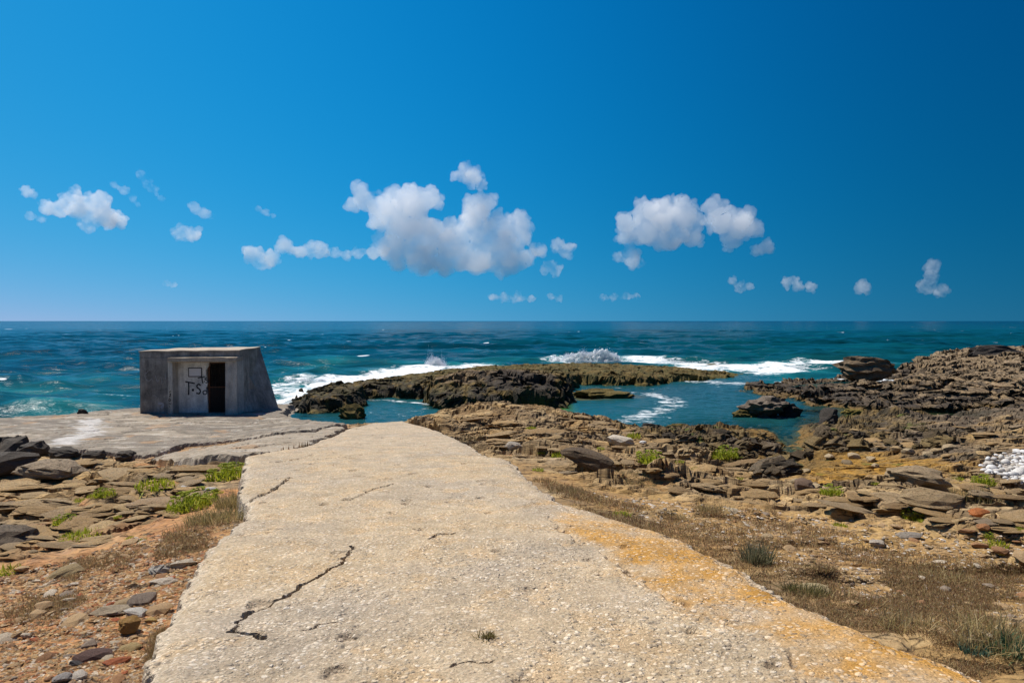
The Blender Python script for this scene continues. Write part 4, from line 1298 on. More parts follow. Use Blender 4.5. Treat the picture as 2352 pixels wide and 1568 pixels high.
def scatter(srcs, mat, xy, sizes, name, parent=None, sink=0.3, tilt=0.12, yaw=math.pi, label=None, cat=None, group=None):
    z = gzs(xy[:, 0], xy[:, 1])
    keep = np.isfinite(z)
    xy, z, sizes = xy[keep], z[keep], np.asarray(sizes)[keep]
    outs = []
    for (x, y), zz, sz in zip(xy, z, sizes):
        me = srcs[random.randrange(len(srcs))]
        o = bpy.data.objects.new(name, me)
        COL.objects.link(o)
        if len(me.materials) == 0: me.materials.append(mat)
        hgt = max(v.co.z for v in me.vertices) * sz
        o.location = (x, y, zz + hgt * (1 - 2 * sink))
        o.rotation_euler = (random.gauss(0, tilt), random.gauss(0, tilt), random.uniform(-yaw, yaw))
        k = random.uniform(.85, 1.15)
        o.scale = (sz * k, sz / k, sz * random.uniform(.8, 1.2) * (.62 if name == 'rock_slab' else 1.0))
        if parent is not None: o.parent = parent
        if label: tag(o, label, cat, group)
        outs.append(o)
    return outs

# bedrock plates: pieces of the ground itself
LROCK = [(0, 1290), (0, 1060), (120, 1050), (330, 1060), (545, 1062), (540, 1110), (470, 1130), (400, 1185), (290, 1215), (200, 1262)]
RROCK = [(1010, 965), (1180, 948), (1400, 968), (1500, 1000), (1700, 1030), (1780, 1100), (1900, 1125), (2110, 1070), (2352, 1125), (2352, 1240), (2050, 1190), (1700, 1145), (1330, 1105), (1180, 1045)]
RSHORE = [(1960, 985), (2352, 965), (2352, 1030), (2250, 1055), (2100, 1045), (1980, 1020)]
uv = np.r_[in_poly(125, LROCK), in_poly(110, RROCK), in_poly(30, RSHORE)]
xy = hits(uv); xy = xy[off_concrete(xy, 0.4)]
dist = np.hypot(xy[:, 0], xy[:, 1])
scatter(slab_src, M_TAN, xy, np.clip(rng.lognormal(math.log(0.15), 0.45, len(xy)), .05, .27) * np.clip(dist / 12, .6, 1.15), 'rock_slab', GROUND, sink=0.46, tilt=0.10, yaw=0.45)

# black knobs of wet rock round the gully: pieces of the ground
knob_src = [rock_mesh('rock_knob', 960 + k, flat=.6, n=18, detail=3, rough=.28, elong=1.25) for k in range(6)]
for m_ in knob_src: m_.materials.append(M_DARK)
WETV = [(1500, 990), (1640, 978), (1700, 1000), (1790, 985), (1900, 1000), (2050, 985), (2250, 990), (2200, 1030), (2000, 1030), (1880, 1050), (1790, 1100), (1740, 1085), (1680, 1045), (1560, 1020)]
xy = hits(in_poly(85, WETV))
scatter(knob_src, M_DARK, xy, np.clip(rng.lognormal(math.log(.22), .45, len(xy)), .08, .5), 'rock_knob', GROUND, sink=.34, tilt=.2)

# loose stones on the orange earth left of the path
LSOIL = [(0, 1568), (0, 1320), (200, 1275), (330, 1225), (470, 1215), (500, 1250), (440, 1330), (400, 1400), (330, 1568)]
xy = hits(in_poly(150, LSOIL)); xy = xy[off_concrete(xy, 0.06)]
STONE_KINDS = [('tan', [(0.0, (.40, .255, .125)), (1.0, (.48, .32, .16))]), ('cream', [(0.0, (.50, .40, .27)), (1.0, (.58, .48, .35))]),
               ('rusty brown', [(0.0, (.30, .155, .07)), (1.0, (.38, .20, .09))]), ('grey-brown', [(0.0, (.25, .18, .125)), (1.0, (.33, .255, .18))])]
STONE_SRC = []
for kn_, pal_ in STONE_KINDS:
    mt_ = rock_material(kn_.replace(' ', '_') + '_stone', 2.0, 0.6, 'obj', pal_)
    ms_ = [m.copy() for m in stone_src]
    for m in ms_: m.materials.append(mt_)
    STONE_SRC.append((kn_, mt_, ms_))
def stones(xy, sizes, where, group, sink):
    pick = rng.choice(4, len(xy), p=[.42, .2, .2, .18])
    q = np.quantile(sizes / xy[:, 1], [.35, .8])
    cls = np.digitize(sizes / xy[:, 1], q)
    for i, (kn_, mt_, ms_) in enumerate(STONE_SRC):
        for j, szn in enumerate(('small', 'middling', 'large')):
            k = (pick == i) & (cls == j)
            if k.any():
                scatter(ms_, mt_, xy[k], sizes[k], 'stone', sink=sink, tilt=.2, label='%s flat %s stone lying loose %s' % (szn, kn_, where), cat='stone', group=group)
d = np.hypot(xy[:, 0], xy[:, 1])
stones(xy, np.clip(rng.lognormal(math.log(.021), .5, len(xy)), .010, .07) * d / 4.5, 'on the orange earth left of the path', 'loose stones on the orange earth', .32)
RSOIL = [(1330, 1125), (1700, 1165), (2000, 1200), (2352, 1230), (2352, 1500), (2100, 1440), (1900, 1370), (1600, 1230), (1400, 1165)]
xy = hits(in_poly(80, RSOIL)); xy = xy[off_concrete(xy, 0.06)]
d = np.hypot(xy[:, 0], xy[:, 1])
stones(xy, np.clip(rng.lognormal(math.log(.026), .5, len(xy)), .012, .08) * d / 5.0, 'among the dry scrub right of the path', 'loose stones in the dry scrub', .25)
# gravel too small to pick apart
def gravel(name, uvs, smin, smax, cols, label, lift=0.5):
    xy = hits(uvs); xy = xy[off_concrete(xy, 0.02)]
    z = gzs(xy[:, 0], xy[:, 1])
    xy, z = xy[np.isfinite(z)], z[np.isfinite(z)]
    n = len(xy)
    base = np.array([[1, 0, 0], [0, 1, 0], [-1, 0, 0], [0, -1, 0], [0.2, 0.1, .75], [0, 0, -.6]])
    tri = np.array([[0, 1, 4], [1, 2, 4], [2, 3, 4], [3, 0, 4], [1, 0, 5], [2, 1, 5], [3, 2, 5], [0, 3, 5]])
    s = rng.uniform(smin, smax, n) * np.clip(xy[:, 1] / 4.0, 0.7, 3)
    a = rng.uniform(0, 6.28, n)
    v = base[None] * s[:, None, None] * rng.uniform(.6, 1.4, (n, 6, 1)) * np.array([1.25, .8, .6])
    x2 = v[..., 0] * np.cos(a)[:, None] - v[..., 1] * np.sin(a)[:, None]
    y2 = v[..., 0] * np.sin(a)[:, None] + v[..., 1] * np.cos(a)[:, None]
    co = np.stack([x2 + xy[:, 0:1], y2 + xy[:, 1:2], v[..., 2] + z[:, None] + s[:, None] * 0.1], -1).reshape(-1, 3)
    fc = (tri[None] + 6 * np.arange(n)[:, None, None]).reshape(-1, 3)
    me = bpy.data.meshes.new(name)
    me.from_pydata(co.tolist(), [], fc.tolist())
    ca = me.color_attributes.new('Col', 'FLOAT_COLOR', 'POINT')
    pick = np.array(cols)[rng.integers(0, len(cols), n)]
    cc = np.ones((n, 6, 4), np.float32); cc[..., :3] = pick[:, None]
    ca.data.foreach_set('color', cc.ravel())
    o = link(name, me, MAT_ROCK)
    return tag(o, label, 'gravel', kind='stuff')
gravel('gravel', np.r_[in_poly(5600, LSOIL), in_poly(1500, [(150, 1290), (560, 1190), (520, 1240), (380, 1420), (340, 1560), (200, 1560)])], .006, .022,
       [(.42, .24, .10), (.50, .35, .19), (.36, .19, .08), (.56, .45, .32), (.46, .29, .13), (.42, .23, .09), (.40, .17, .07), (.30, .20, .12)], 'small stone chips strewn over the orange earth')
gravel('gravel', in_poly(3000, RSOIL), .005, .016, [(.46, .33, .18), (.58, .50, .40), (.38, .26, .14), (.34, .22, .12)], 'small stone chips in the dry ground beside the grass')

# stones one can name
def rock_at(name, u, v, size, label, mat, cat='stone', flat=.5, elong=1.2, seed=1, tilt=(0, 0), yaw=0.0, sink=.2, detail=2, rough=.10, sz=None, fn=None, z=None, group=None):
    x, y = hit(u, v, fn)
    zz = gz1(x, y) if z is None else z
    me = rock_mesh(name, seed, flat, 16, detail, rough, elong)
    me.materials.append(mat)
    o = bpy.data.objects.new(name, me); COL.objects.link(o)
    top = max(q.co.z for q in me.vertices)
    s = sz or (size * y / F)
    o.location = (x, y, zz + s * top * (1 - 2 * sink))
    o.rotation_euler = (tilt[0], tilt[1], yaw)
    o.scale = (s, s, s)
    return tag(o, label, cat, group)
rock_at('stone', 298, 1452, 27, 'squarish ochre boulder with a dark shadowed side beside the path', one_rock('ochre_block', (.36, .20, .055)), flat=.85, elong=1.0, seed=3, tilt=(.2, .25), yaw=.5, sink=.12)
rock_at('stone', 316, 1412, 24, 'long whitish lump of old concrete above the ochre boulder', one_rock('white_lump', (.55, .50, .42)), flat=.45, elong=1.7, seed=4, yaw=-.5)
rock_at('stone', 346, 1428, 13, 'small yellow stone touching the ochre boulder', one_rock('yellow_chip', (.5, .32, .1)), seed=5)
rock_at('stone', 330, 1385, 26, 'grey-brown upright stone behind the whitish lump', one_rock('greybrown', (.25, .19, .14)), flat=.5, elong=1.5, seed=6, yaw=.6, tilt=(.3, 0))
rock_at('stone', 290, 1390, 22, 'tan wedge-shaped stone leaning by the grey-brown stone', one_rock('tan_wedge', (.42, .29, .15)), seed=7, elong=1.5, yaw=.5)
rock_at('stone', 215, 1512, 28, 'dark purple-brown pointed slab on the orange earth', one_rock('purple_slab', (.16, .095, .075)), flat=.42, elong=1.6, seed=8, yaw=.7, tilt=(.35, .1))
rock_at('stone', 180, 1522, 16, 'small charcoal splinter beside the purple-brown slab', one_rock('charcoal', (.10, .09, .085)), flat=.5, elong=1.5, seed=9, yaw=.8)
rock_at('stone', 152, 1322, 30, 'slanted olive-tan slab among the brown scrub', one_rock('olive_slab', (.32, .23, .11)), flat=.4, elong=1.8, seed=10, yaw=.5, tilt=(.2, -.1))
rock_at('stone', 270, 1522, 18, 'brick-red shard by the purple-brown slab', one_rock('brick_red', (.42, .13, .05)), flat=.35, elong=1.9, seed=11, yaw=.3)
rock_at('stone', 300, 1490, 22, 'flat yellow-tan stone below the ochre boulder', one_rock('yellowtan', (.40, .28, .12)), flat=.3, elong=1.2, seed=12)
rock_at('stone', 258, 1408, 26, 'long tan stone lying flat beside the whitish lump', one_rock('long_tan', (.40, .31, .2)), flat=.3, elong=2.2, seed=13, yaw=.15)
rock_at('stone', 142, 1560, 20, 'rounded grey stone half buried in orange earth', one_rock('grey_round', (.36, .32, .28)), flat=.55, seed=14)
rock_at('stone', 178, 1556, 20, 'rounded cream stone half buried in orange earth', one_rock('cream_round', (.56, .48, .38)), flat=.55, seed=15)
rock_at('stone', 362, 1318, 22, 'pale lichen-crusted concrete lump fallen from the path edge', one_rock('conc_lump', (.46, .42, .35)), flat=.6, seed=16, rough=.2)
rock_at('stone', 420, 1300, 19, 'pale broken concrete shard leaning on the path edge', one_rock('conc_shard', (.52, .43, .31)), flat=.5, elong=1.6, seed=17, yaw=.8, rough=.2)
rock_at('stone', 375, 1342, 26, 'ragged whitish rubble lump near the brick chips', one_rock('rubble', (.54, .45, .34)), flat=.45, elong=1.4, seed=18, rough=.2)
for k, (u, v) in enumerate([(372, 1338), (392, 1330), (347, 1382), (265, 1425), (255, 1390), (180, 1370), (80, 1470), (285, 1548)]):
    rock_at('brick_chip', u, v, 9, 'small orange-red brick chip on the earth', one_rock('brick_chip', (.48, .14, .05)), 'brick', flat=.45, elong=1.5, seed=20 + k, yaw=k, detail=1, group='brick chips on the earth')
# right side
rock_at('stone', 1182, 1030, 22, 'rounded pale grey boulder beside the path end', one_rock('palegrey', (.42, .36, .28)), flat=.55, seed=31)
rock_at('stone', 1420, 1022, 28, 'long whitish boulder on the brown ledges', one_rock('whitish', (.55, .47, .36)), flat=.42, elong=1.5, seed=32, yaw=.2)
rock_at('stone', 1477, 1018, 8, 'small white round stone next to the whitish boulder', one_rock('white_small', (.7, .66, .6)), flat=.7, seed=33)
rock_at('stone', 1360, 1070, 34, 'jagged dark brown rock propped on the ledge', one_rock('ledge_brown', (.13, .088, .05), 1.4, .9), flat=.5, elong=1.6, seed=34, tilt=(.1, .3), sz=.36)
rock_at('stone', 2105, 1112, 62, 'big grey overhanging boulder with grass beneath', one_rock('grey_boulder', (.30, .215, .12), 1.6), 'boulder', flat=.42, elong=1.3, seed=35, detail=3, rough=.14, sink=.15)
rock_at('stone', 2130, 1165, 60, 'broad rounded grey-brown outcrop below the overhanging boulder', one_rock('grey_outcrop', (.31, .215, .11), 1.6), 'boulder', flat=.42, elong=1.4, seed=36, detail=3, rough=.14, sink=.25)
rock_at('stone', 2045, 1160, 50, 'low cracked grey-tan outcrop left of the rounded one', one_rock('grey_outcrop2', (.33, .23, .12), 1.6), 'boulder', flat=.32, elong=1.5, seed=37, detail=3, rough=.14, sink=.3)
rock_at('stone', 2250, 1182, 20, 'bright orange angular stone near the grey outcrop', one_rock('orange_st', (.50, .17, .05)), flat=.55, seed=38, elong=1.3)
rock_at('stone', 2260, 1215, 14, 'rusty rounded stone below the bright orange one', one_rock('rusty_st', (.40, .18, .07)), flat=.6, seed=39)
rock_at('stone', 1845, 1118, 22, 'brown boulder at the foot of the wet gully', one_rock('gully_b', (.20, .13, .085)), flat=.6, seed=40, elong=1.3)
rock_at('stone', 1790, 1085, 40, 'knobbly dark wet rock at the head of the gully', M_DARK, 'rock', flat=.5, elong=1.5, seed=41, detail=3, rough=.25)
rock_at('stone', 1760, 1235, 16, 'tan flat stone in the scrub by the path', one_rock('tan_f', (.46, .33, .18)), flat=.4, seed=42)
rock_at('stone', 1870, 1355, 26, 'pale yellow flat stone in the dry grass', one_rock('pale_y', (.50, .38, .20)), flat=.28, elong=1.6, seed=43)
rock_at('stone', 2090, 1235, 22, 'grey rounded stone at the edge of the scrub', one_rock('grey_e', (.33, .28, .22)), flat=.4, elong=1.5, seed=44)
rock_at('stone', 2015, 1252, 16, 'pale tilted stone between dry patches of scrub', one_rock('pale_t', (.5, .42, .32)), flat=.5, elong=1.4, seed=45)
rock_at('stone', 12, 1245, 58, 'big dark hollowed boulder rising from the orange earth', one_rock('dark_boulder', (.14, .105, .07), 1.6), 'boulder', flat=.42, elong=1.3, seed=46, detail=3, rough=.15, sink=.2)
rock_at('stone', 120, 1090, 58, 'humped tan rock in front of the dark stone block', one_rock('hump', (.27, .20, .125), 1.0), 'boulder', flat=.36, elong=1.4, seed=47, detail=3, rough=.12, sink=.25)
rock_at('stone', 370, 1162, 50, 'long flat brown slab shading the samphire', one_rock('long_slab', (.30, .20, .105), 1.6), 'boulder', flat=.2, elong=2.2, seed=48, detail=3, rough=.1, sink=.2, yaw=-.2)
for k, (u, v, s_, el, lb) in enumerate([(25, 1036, .46, 1.3, 'black weathered block leaning on the dark stone block'), (85, 1046, .36, 1.3, 'black square-cut rock at the apron edge'), (15, 1078, .42, 1.6, 'dark layered rock below the black blocks'),
                                     (150, 1050, .30, 1.7, 'flat dark slab beside the broken apron edge'), (215, 1055, .26, 1.5, 'grey-black rubble rock under the apron edge'), (290, 1052, .26, 1.4, 'dark rounded rubble rock near the pale slab')]):
    rock_at('boulder', u, v, 20, lb, one_rock('black_block', (.095, .078, .060), 1.6, .9), 'boulder', flat=.6, elong=el, seed=80 + k, yaw=.3 * k, sz=s_, detail=3, rough=.13, sink=.22)
rock_at('stone', 482, 1126, 14, 'smooth white stone by the green samphire', one_rock('wst', (.6, .57, .52)), flat=.5, elong=1.4, seed=49)
rock_at('stone', 425, 1120, 10, 'small flat white stone on the ledge', one_rock('wst2', (.6, .57, .52)), flat=.4, elong=1.4, seed=50)
rock_at('stone', 660, 955, 26, 'tan broken rock beside the bunker wall', M_TAN, 'rock', flat=.5, elong=1.3, seed=51, detail=3, rough=.15, sz=.45)
rock_at('stone', 700, 958, 22, 'brown split rock at the apron edge', one_rock('split', (.20, .14, .10)), 'rock', flat=.6, elong=1.1, seed=52, detail=3, rough=.15, sz=.42)
for k, (u, v, s) in enumerate([(1812, 1078, 10), (1852, 1085, 12), (1905, 1052, 11), (1960, 1052, 14), (2000, 1058, 12), (2055, 1035, 14), (2085, 1040, 13), (2150, 1040, 14), (2130, 1050, 12),
                               (1870, 1120, 13), (1895, 1125, 10), (1825, 1110, 14), (2180, 1032, 15), (1945, 1065, 12), (2010, 1072, 9)]):
    rock_at('cobble', u, v, s, 'rounded ochre-tan cobble lying in the algae-stained hollow', M_OCH, 'stone', flat=.6, elong=1.2, seed=60 + k, yaw=k, detail=1, rough=.06, group='cobbles in the algae-stained hollow')

# rocks standing in the pools (on the sea bed)
def sea_rock(name, u, v, halfw, top_v, label, mat, seed, flat, elong, yaw=0, detail=4, rough=.2, cat='rock', D=None, base=-.3):
    p = P(u, v, 0.0) if D is None else np.array(PD(u, v, D))
    y = p[1]
    top = PD(u, top_v, y + 0.3)[2]
    s = halfw * y / F / elong
    me = rock_mesh(name, seed, 1.0, 18, detail, rough, elong)
    me.materials.append(mat)
    zt = max(q.co.z for q in me.vertices); zb_ = min(q.co.z for q in me.vertices)
    o = bpy.data.objects.new(name, me); COL.objects.link(o)
    kz = (top - base) / (zt - zb_)
    o.scale = (s, s * flat, kz)
    o.location = (p[0], y + s * flat * 0.6, base - zb_ * kz)
    o.rotation_euler = (0, 0, yaw)
    return tag(o, label, cat)
M_WEED = one_rock('weedy_rock', (.13, .095, .022), .9, 1.0)
M_BLK = one_rock('black_rock', (.055, .045, .035), .8, 1.0)
M_GBR = one_rock('greybrown_rock', (.16, .125, .09), .8, 1.0)
sea_rock('rock', 806, 962, 36, 926, 'mossy golden-brown rock standing in the inlet', M_WEED, 301, 1.0, 1.2)
sea_rock('rock', 1385, 915, 84, 893, 'low dark weed-covered ledge in the pool', M_WEED, 302, 1.4, 2.6)
sea_rock('rock', 1762, 958, 72, 910, 'broken grey-black rock at the mouth of the pool', M_GBR, 303, 1.0, 1.3)
sea_rock('rock', 1712, 958, 32, 938, 'low weedy rock fringing the grey-black one', M_WEED, 306, .8, 1.5)
sea_rock('rock', 1822, 955, 30, 925, 'dark shoulder rock between pool and grey-black rock', M_BLK, 307, .8, 1.1)
sea_rock('rock_pillar', 1910, 985, 27, 937, 'stubby dark square rock pillar above the ochre shallows', M_BLK, 304, 1.0, 1.05, base=-.1)
sea_rock('rock', 1965, 952, 32, 938, 'low yellow-green rock behind the pillar', one_rock('ygr', (.20, .15, .03), .9, 1.0), 305, .8, 1.3)
sea_rock('rock', 698, 886, 12, 879, 'small black rock awash in the left surf', M_BLK, 308, .8, 1.3)
sea_rock('rock', 737, 882, 13, 877, 'small dark rock just off the reef in the surf', M_BLK, 309, .8, 1.3)
sea_rock('rock', 1640, 842, 38, 835, 'low brown rock island amid the white surf', M_WEED, 310, 1.0, 2.6)
sea_rock('rock', 1490, 978, 22, 970, 'tiny dark rock at the near edge of the pool', M_BLK, 311, .8, 1.4)
sea_rock('rock', 1580, 995, 85, 972, 'dark weed-hung ledge along the near edge of the pool', M_WEED, 312, .8, 2.6)
sea_rock('boulder', 2000, 866, 74, 817, 'massive layered block crowning the headland', one_rock('headblock', (.17, .12, .07), 1.2, 1.0), 313, .8, 1.5, cat='boulder', D=43.0, base=.5)
sea_rock('rock', 2310, 830, 78, 792, 'dark rocky crest far behind the headland', one_rock('farcrest', (.055, .046, .038), .5, 1.0), 314, .8, 2.2, D=56.0, base=-.3)
sea_rock('rock', 190, 956, 22, 937, 'dark weedy rock at the seaward edge of the apron', M_BLK, 315, .8, 2.0, D=26.2, base=-.2)

# white pebble beach
peb_src = [pebble_mesh('pebble', 700 + k) for k in range(8)]
for m in peb_src: m.materials.append(M_WHITE)
PEBV = [(2252, 1082), (2266, 1058), (2300, 1045), (2352, 1032), (2420, 1028), (2420, 1125), (2352, 1116), (2300, 1100)]
xy = hits(in_poly(330, PEBV))
# push overlapping pebbles apart
rad = np.clip(rng.lognormal(math.log(.052), .45, len(xy)), .022, .15)
for it in range(25):
    dx = xy[:, None] - xy[None]
    dd = np.hypot(dx[..., 0], dx[..., 1]) + np.eye(len(xy)) * 9
    ov = np.clip((rad[:, None] + rad[None]) * 0.9 - dd, 0, None)
    xy = xy + (dx / dd[..., None] * ov[..., None]).sum(1) * 0.3
sel = np.arange(len(xy))[:300]
scatter(peb_src, M_WHITE, xy[sel], rad[sel], 'pebble', sink=.12, tilt=.15, label='smooth white pebble on the small pebble beach', cat='pebble', group='white pebbles of the small beach')

# ------------------------------------------------------------------ breaking waves and spray
def white_water():
    m, nt, nd, lk, b = new_mat('white_water')
    geo = N(nt, 'ShaderNodeNewGeometry')
    n = N(nt, 'ShaderNodeTexNoise', Scale=2.6, Detail=8.0, Roughness=0.7)
    lk.new(geo.outputs['Position'], n.inputs['Vector'])
    lk.new(mix(nt, ramp(nt, n.outputs['Fac'], [(0.36, 1.0), (0.5, 0.0)]), (0.86, 0.88, 0.89), (0.22, 0.46, 0.50)), b.inputs['Base Color'])
    b.inputs['Roughness'].default_value = 0.7
    bp = N(nt, 'ShaderNodeBump', Strength=0.8, Distance=0.25)
    lk.new(n.outputs['Fac'], bp.inputs['Height']); lk.new(bp.outputs[0], b.inputs['Normal'])
    tl = N(nt, 'ShaderNodeBsdfTranslucent'); tl.inputs[0].default_value = (.9, .93, .94, 1)
    ms = N(nt, 'ShaderNodeMixShader'); ms.inputs[0].default_value = .5
    lk.new(b.outputs[0], ms.inputs[1]); lk.new(tl.outputs[0], ms.inputs[2])
    lk.new(ms.outputs[0], nd['Material Output'].inputs['Surface'])
    return m
MAT_FOAM = white_water()
MAT_DROP = plain('spray_drops', (.88, .9, .92), 0.6)
def drops(name, pts, sizes, parent):
    base = np.array([[1, 0, -.5], [-.5, .87, -.5], [-.5, -.87, -.5], [0, 0, 1.1]])
    tri = np.array([[0, 2, 1], [0, 1, 3], [1, 2, 3], [2, 0, 3]])
    n = len(pts)
    co = (pts[:, None] + base[None] * sizes[:, None, None] * rng.uniform(.6, 1.4, (n, 4, 1))).reshape(-1, 3)
    me = bpy.data.meshes.new(name)
    me.from_pydata(co.tolist(), [], (tri[None] + 4 * np.arange(n)[:, None, None]).reshape(-1, 3).tolist())
    o = link(name, me, MAT_DROP, parent)
    o['kind'] = 'stuff'
    return o
def breaker(u0, u1, vbase, heights, depth, label, ndrop, seed, droph=0.5):
    """tumbling crest: lumpy ridge of white water with spray above it; heights = (fraction along, metres)"""
    A, Bp = P(u0, vbase, 0.0), P(u1, vbase, 0.0)
    L = Bp[0] - A[0]
    nx, ny = max(40, int(L / 0.09)), 42
    s, t = np.meshgrid(np.linspace(0, 1, nx), np.linspace(0, 1, ny))
    X = A[0] + s * L
    Y = A[1] + (t - 0.5) * depth
    h = np.interp(s, [q[0] for q in heights], [q[1] for q in heights])
    prof = np.sin(np.pi * np.clip(t, 0, 1)) ** 0.7 * (1 - 0.35 * t)
    n = fbm(X * 0.8, Y * 1.2, 4, seed); n2 = fbm(X * 2.6, Y * 2.6, 3, seed + 5)
    Z = -0.12 + 1.2 * h * prof * np.clip(1 + 0.55 * n + 0.3 * n2, .15, 2)
    X = X + 0.12 * n2; Y = Y + 0.15 * fbm(X * 2, Z * 4, 2, seed + 9) + 0.3 * fbm(X * .5, X * 0, 3, seed + 3)
    root = empty('breaking_wave', ((A[0] + Bp[0]) / 2, A[1], 0))
    tag(root, label, 'wave')
    me = mesh_grid('crest', X, Y, Z, Z > -0.1, None, True)
    me.transform(Matrix.Translation((-root.location.x, -root.location.y, 0)))
    link('crest', me, MAT_FOAM, root)
    k = rng.choice(len(heights) * 0 + nx, ndrop)
    px = X[ny // 2, k] + rng.normal(0, .12, ndrop)
    hh = h[ny // 2, k]
    burst = np.clip(fbm(px * 1.1, px * 0, 3, seed + 7) + 0.55, 0.15, 1.4)
    pz = hh * rng.uniform(.5, 1.0, ndrop) + rng.exponential(droph * 0.45, ndrop) * burst * np.clip(hh, .2, 2)
    py = A[1] + rng.normal(0, depth * 0.16, ndrop)
    d_ = drops('spray', np.c_[px - root.location.x, py - root.location.y, pz], rng.uniform(.010, .034, ndrop) * (A[1] / 60), root)
    return root
breaker(1290, 1424, 832, [(0, .25), (.08, .8), (.3, .95), (.55, 1.1), (.75, 1.0), (.9, .95), (1, .2)], 2.6, 'long white breaker bursting on the hidden shoal beyond the reef', 9000, 811, .28)
breaker(1238, 1288, 831, [(0, .1), (.4, .4), (.8, .65), (1, .3)], 2.0, 'short low breaker beside the long one', 900, 821, .3)
breaker(968, 1030, 851, [(0, .1), (.3, .5), (.55, 1.2), (.8, .4), (1, .1)], 2.0, 'tall splash of white water thrown up against the reef', 9000, 831, 0.8)
breaker(1030, 1110, 846, [(0, .25), (.4, .3), (1, .12)], 1.8, 'low white surge along the back of the reef beside the splash', 300, 841, .2)
breaker(660, 772, 880, [(0, .12), (.3, .35), (.7, .3), (1, .1)], 1.6, 'small rolling white wave between bunker and reef', 400, 851, .2)
breaker(1500, 1600, 833, [(0, .1), (.4, .3), (1, .1)], 2.0, 'low foaming wave behind the low brown island', 300, 861, .2)

# ------------------------------------------------------------------ plants
def leaf_material(name, col, var=0.35, trans=0.45):
    m, nt, nd, lk, b = new_mat(name)
    at = N(nt, 'ShaderNodeAttribute', attribute_name='Col')
    oi = N(nt, 'ShaderNodeObjectInfo')
    lk.new(at.outputs['Color'], b.inputs['Base Color'])
    b.inputs['Roughness'].default_value = 0.6
    b.inputs['Specular IOR Level'].default_value = 0.25
    tl = N(nt, 'ShaderNodeBsdfTranslucent')
    lk.new(at.outputs['Color'], tl.inputs[0])
    ms = N(nt, 'ShaderNodeMixShader'); ms.inputs[0].default_value = trans
    lk.new(b.outputs[0], ms.inputs[1]); lk.new(tl.outputs[0], ms.inputs[2])
    lk.new(ms.outputs[0], nd['Material Output'].inputs['Surface'])
    return m
MAT_LEAF = leaf_material('leaf', None)

def blades(name, base, dirs, lens, widths, cols, curl=0.5):
    """grass: each blade two joined triangles-strips bending over; base (n,3), dirs (n,3) unit"""
    n = len(base)
    up = np.array([0, 0, 1.0])
    side = np.cross(dirs, up + rng.normal(0, .4, (n, 3)))
    side /= np.linalg.norm(side, axis=1, keepdims=True) + 1e-9
    w = widths[:, None]
    L = lens[:, None]
    droop = np.c_[dirs[:, :2] * 1.0, -0.35 * np.ones(n)] * curl
    p0a = base - side * w * .5; p0b = base + side * w * .5
    mid = base + dirs * L * .55
    p1a = mid - side * w * .4; p1b = mid + side * w * .4
    tip = base + dirs * L + droop * L * 0.35
    co = np.stack([p0a, p0b, p1b, p1a, tip], 1).reshape(-1, 3)
    k = 5 * np.arange(n)
    quads = np.stack([k, k + 1, k + 2, k + 3], 1)
    tris = np.stack([k + 3, k + 2, k + 4], 1)
    me = bpy.data.meshes.new(name)
    me.vertices.add(len(co)); me.vertices.foreach_set('co', co.astype(np.float32).ravel())
    loops = np.concatenate([quads.ravel(), tris.ravel()])
    me.loops.add(len(loops)); me.loops.foreach_set('vertex_index', loops.astype(np.int32))
    me.polygons.add(2 * n)
    me.polygons.foreach_set('loop_start', np.concatenate([np.arange(n) * 4, 4 * n + np.arange(n) * 3]).astype(np.int32))
    me.polygons.foreach_set('loop_total', np.concatenate([np.full(n, 4), np.full(n, 3)]).astype(np.int32))
    me.update(calc_edges=True)
    a = me.color_attributes.new('Col', 'FLOAT_COLOR', 'POINT')
    c = np.ones((n, 5, 4), np.float32); c[..., :3] = cols[:, None]
    a.data.foreach_set('color', c.ravel())
    me.materials.append(MAT_LEAF)
    return me
def rdirs(n, spread):
    a = rng.uniform(0, 2 * math.pi, n)
    t = np.abs(rng.normal(0, spread, n))
    return np.c_[np.cos(a) * np.sin(t), np.sin(a) * np.sin(t), np.cos(t)]
def pickcol(cols, n, jit=.18):
    c = np.array(cols)[rng.integers(0, len(cols), n)]
    return c * rng.uniform(1 - jit, 1 + jit, (n, 1))

BROWN = [(.27, .155, .075), (.33, .20, .095), (.20, .11, .055), (.36, .24, .12), (.22, .15, .065)]
STRAW = [(.50, .38, .19), (.42, .31, .14), (.36, .27, .12), (.30, .24, .09)]
OLIVE = [(.14, .13, .04), (.18, .15, .05), (.11, .10, .035), (.26, .20, .09)]
def scrub(name, polys, label, palette, n, hgt, per=5, thr=-.1, seed=0, strawy=.25):
    """low dry scrub growing in patches; polys = picture outlines with weights"""
    uvs = np.concatenate([in_poly(int(n * w_), p) for p, w_ in polys])
    xy = hits(uvs); xy = xy[off_concrete(xy, 0.03)]
    nn = fbm(xy[:, 0] * 1.3, xy[:, 1] * 1.3, 4, 871 + seed) 
    xy = xy[nn + rng.normal(0, .12, len(xy)) > thr]
    z = gzs(xy[:, 0], xy[:, 1]); ok = np.isfinite(z) & (z > .3); xy, z = xy[ok], z[ok]
    m_ = len(xy)
    d = np.clip(xy[:, 1] / 5.0, .8, 2.6)
    b = np.repeat(np.c_[xy, z - .004], per, 0)
    dd = np.repeat(d, per)
    b[:, :2] += rng.normal(0, .022, (len(b), 2)) * dd[:, None]
    k = len(b)
    lens = rng.uniform(.4, 1.25, k) * hgt * dd ** .5
    cols = pickcol(palette, k)
    st = rng.random(k) < strawy
    cols[st] = pickcol(STRAW, st.sum())
    me = blades(name, b, rdirs(k, 1.0), lens, rng.uniform(.0022, .0055, k) * dd, cols, .9)
    o = link(name, me, MAT_LEAF)
    return tag(o, label, 'scrub', kind='stuff')
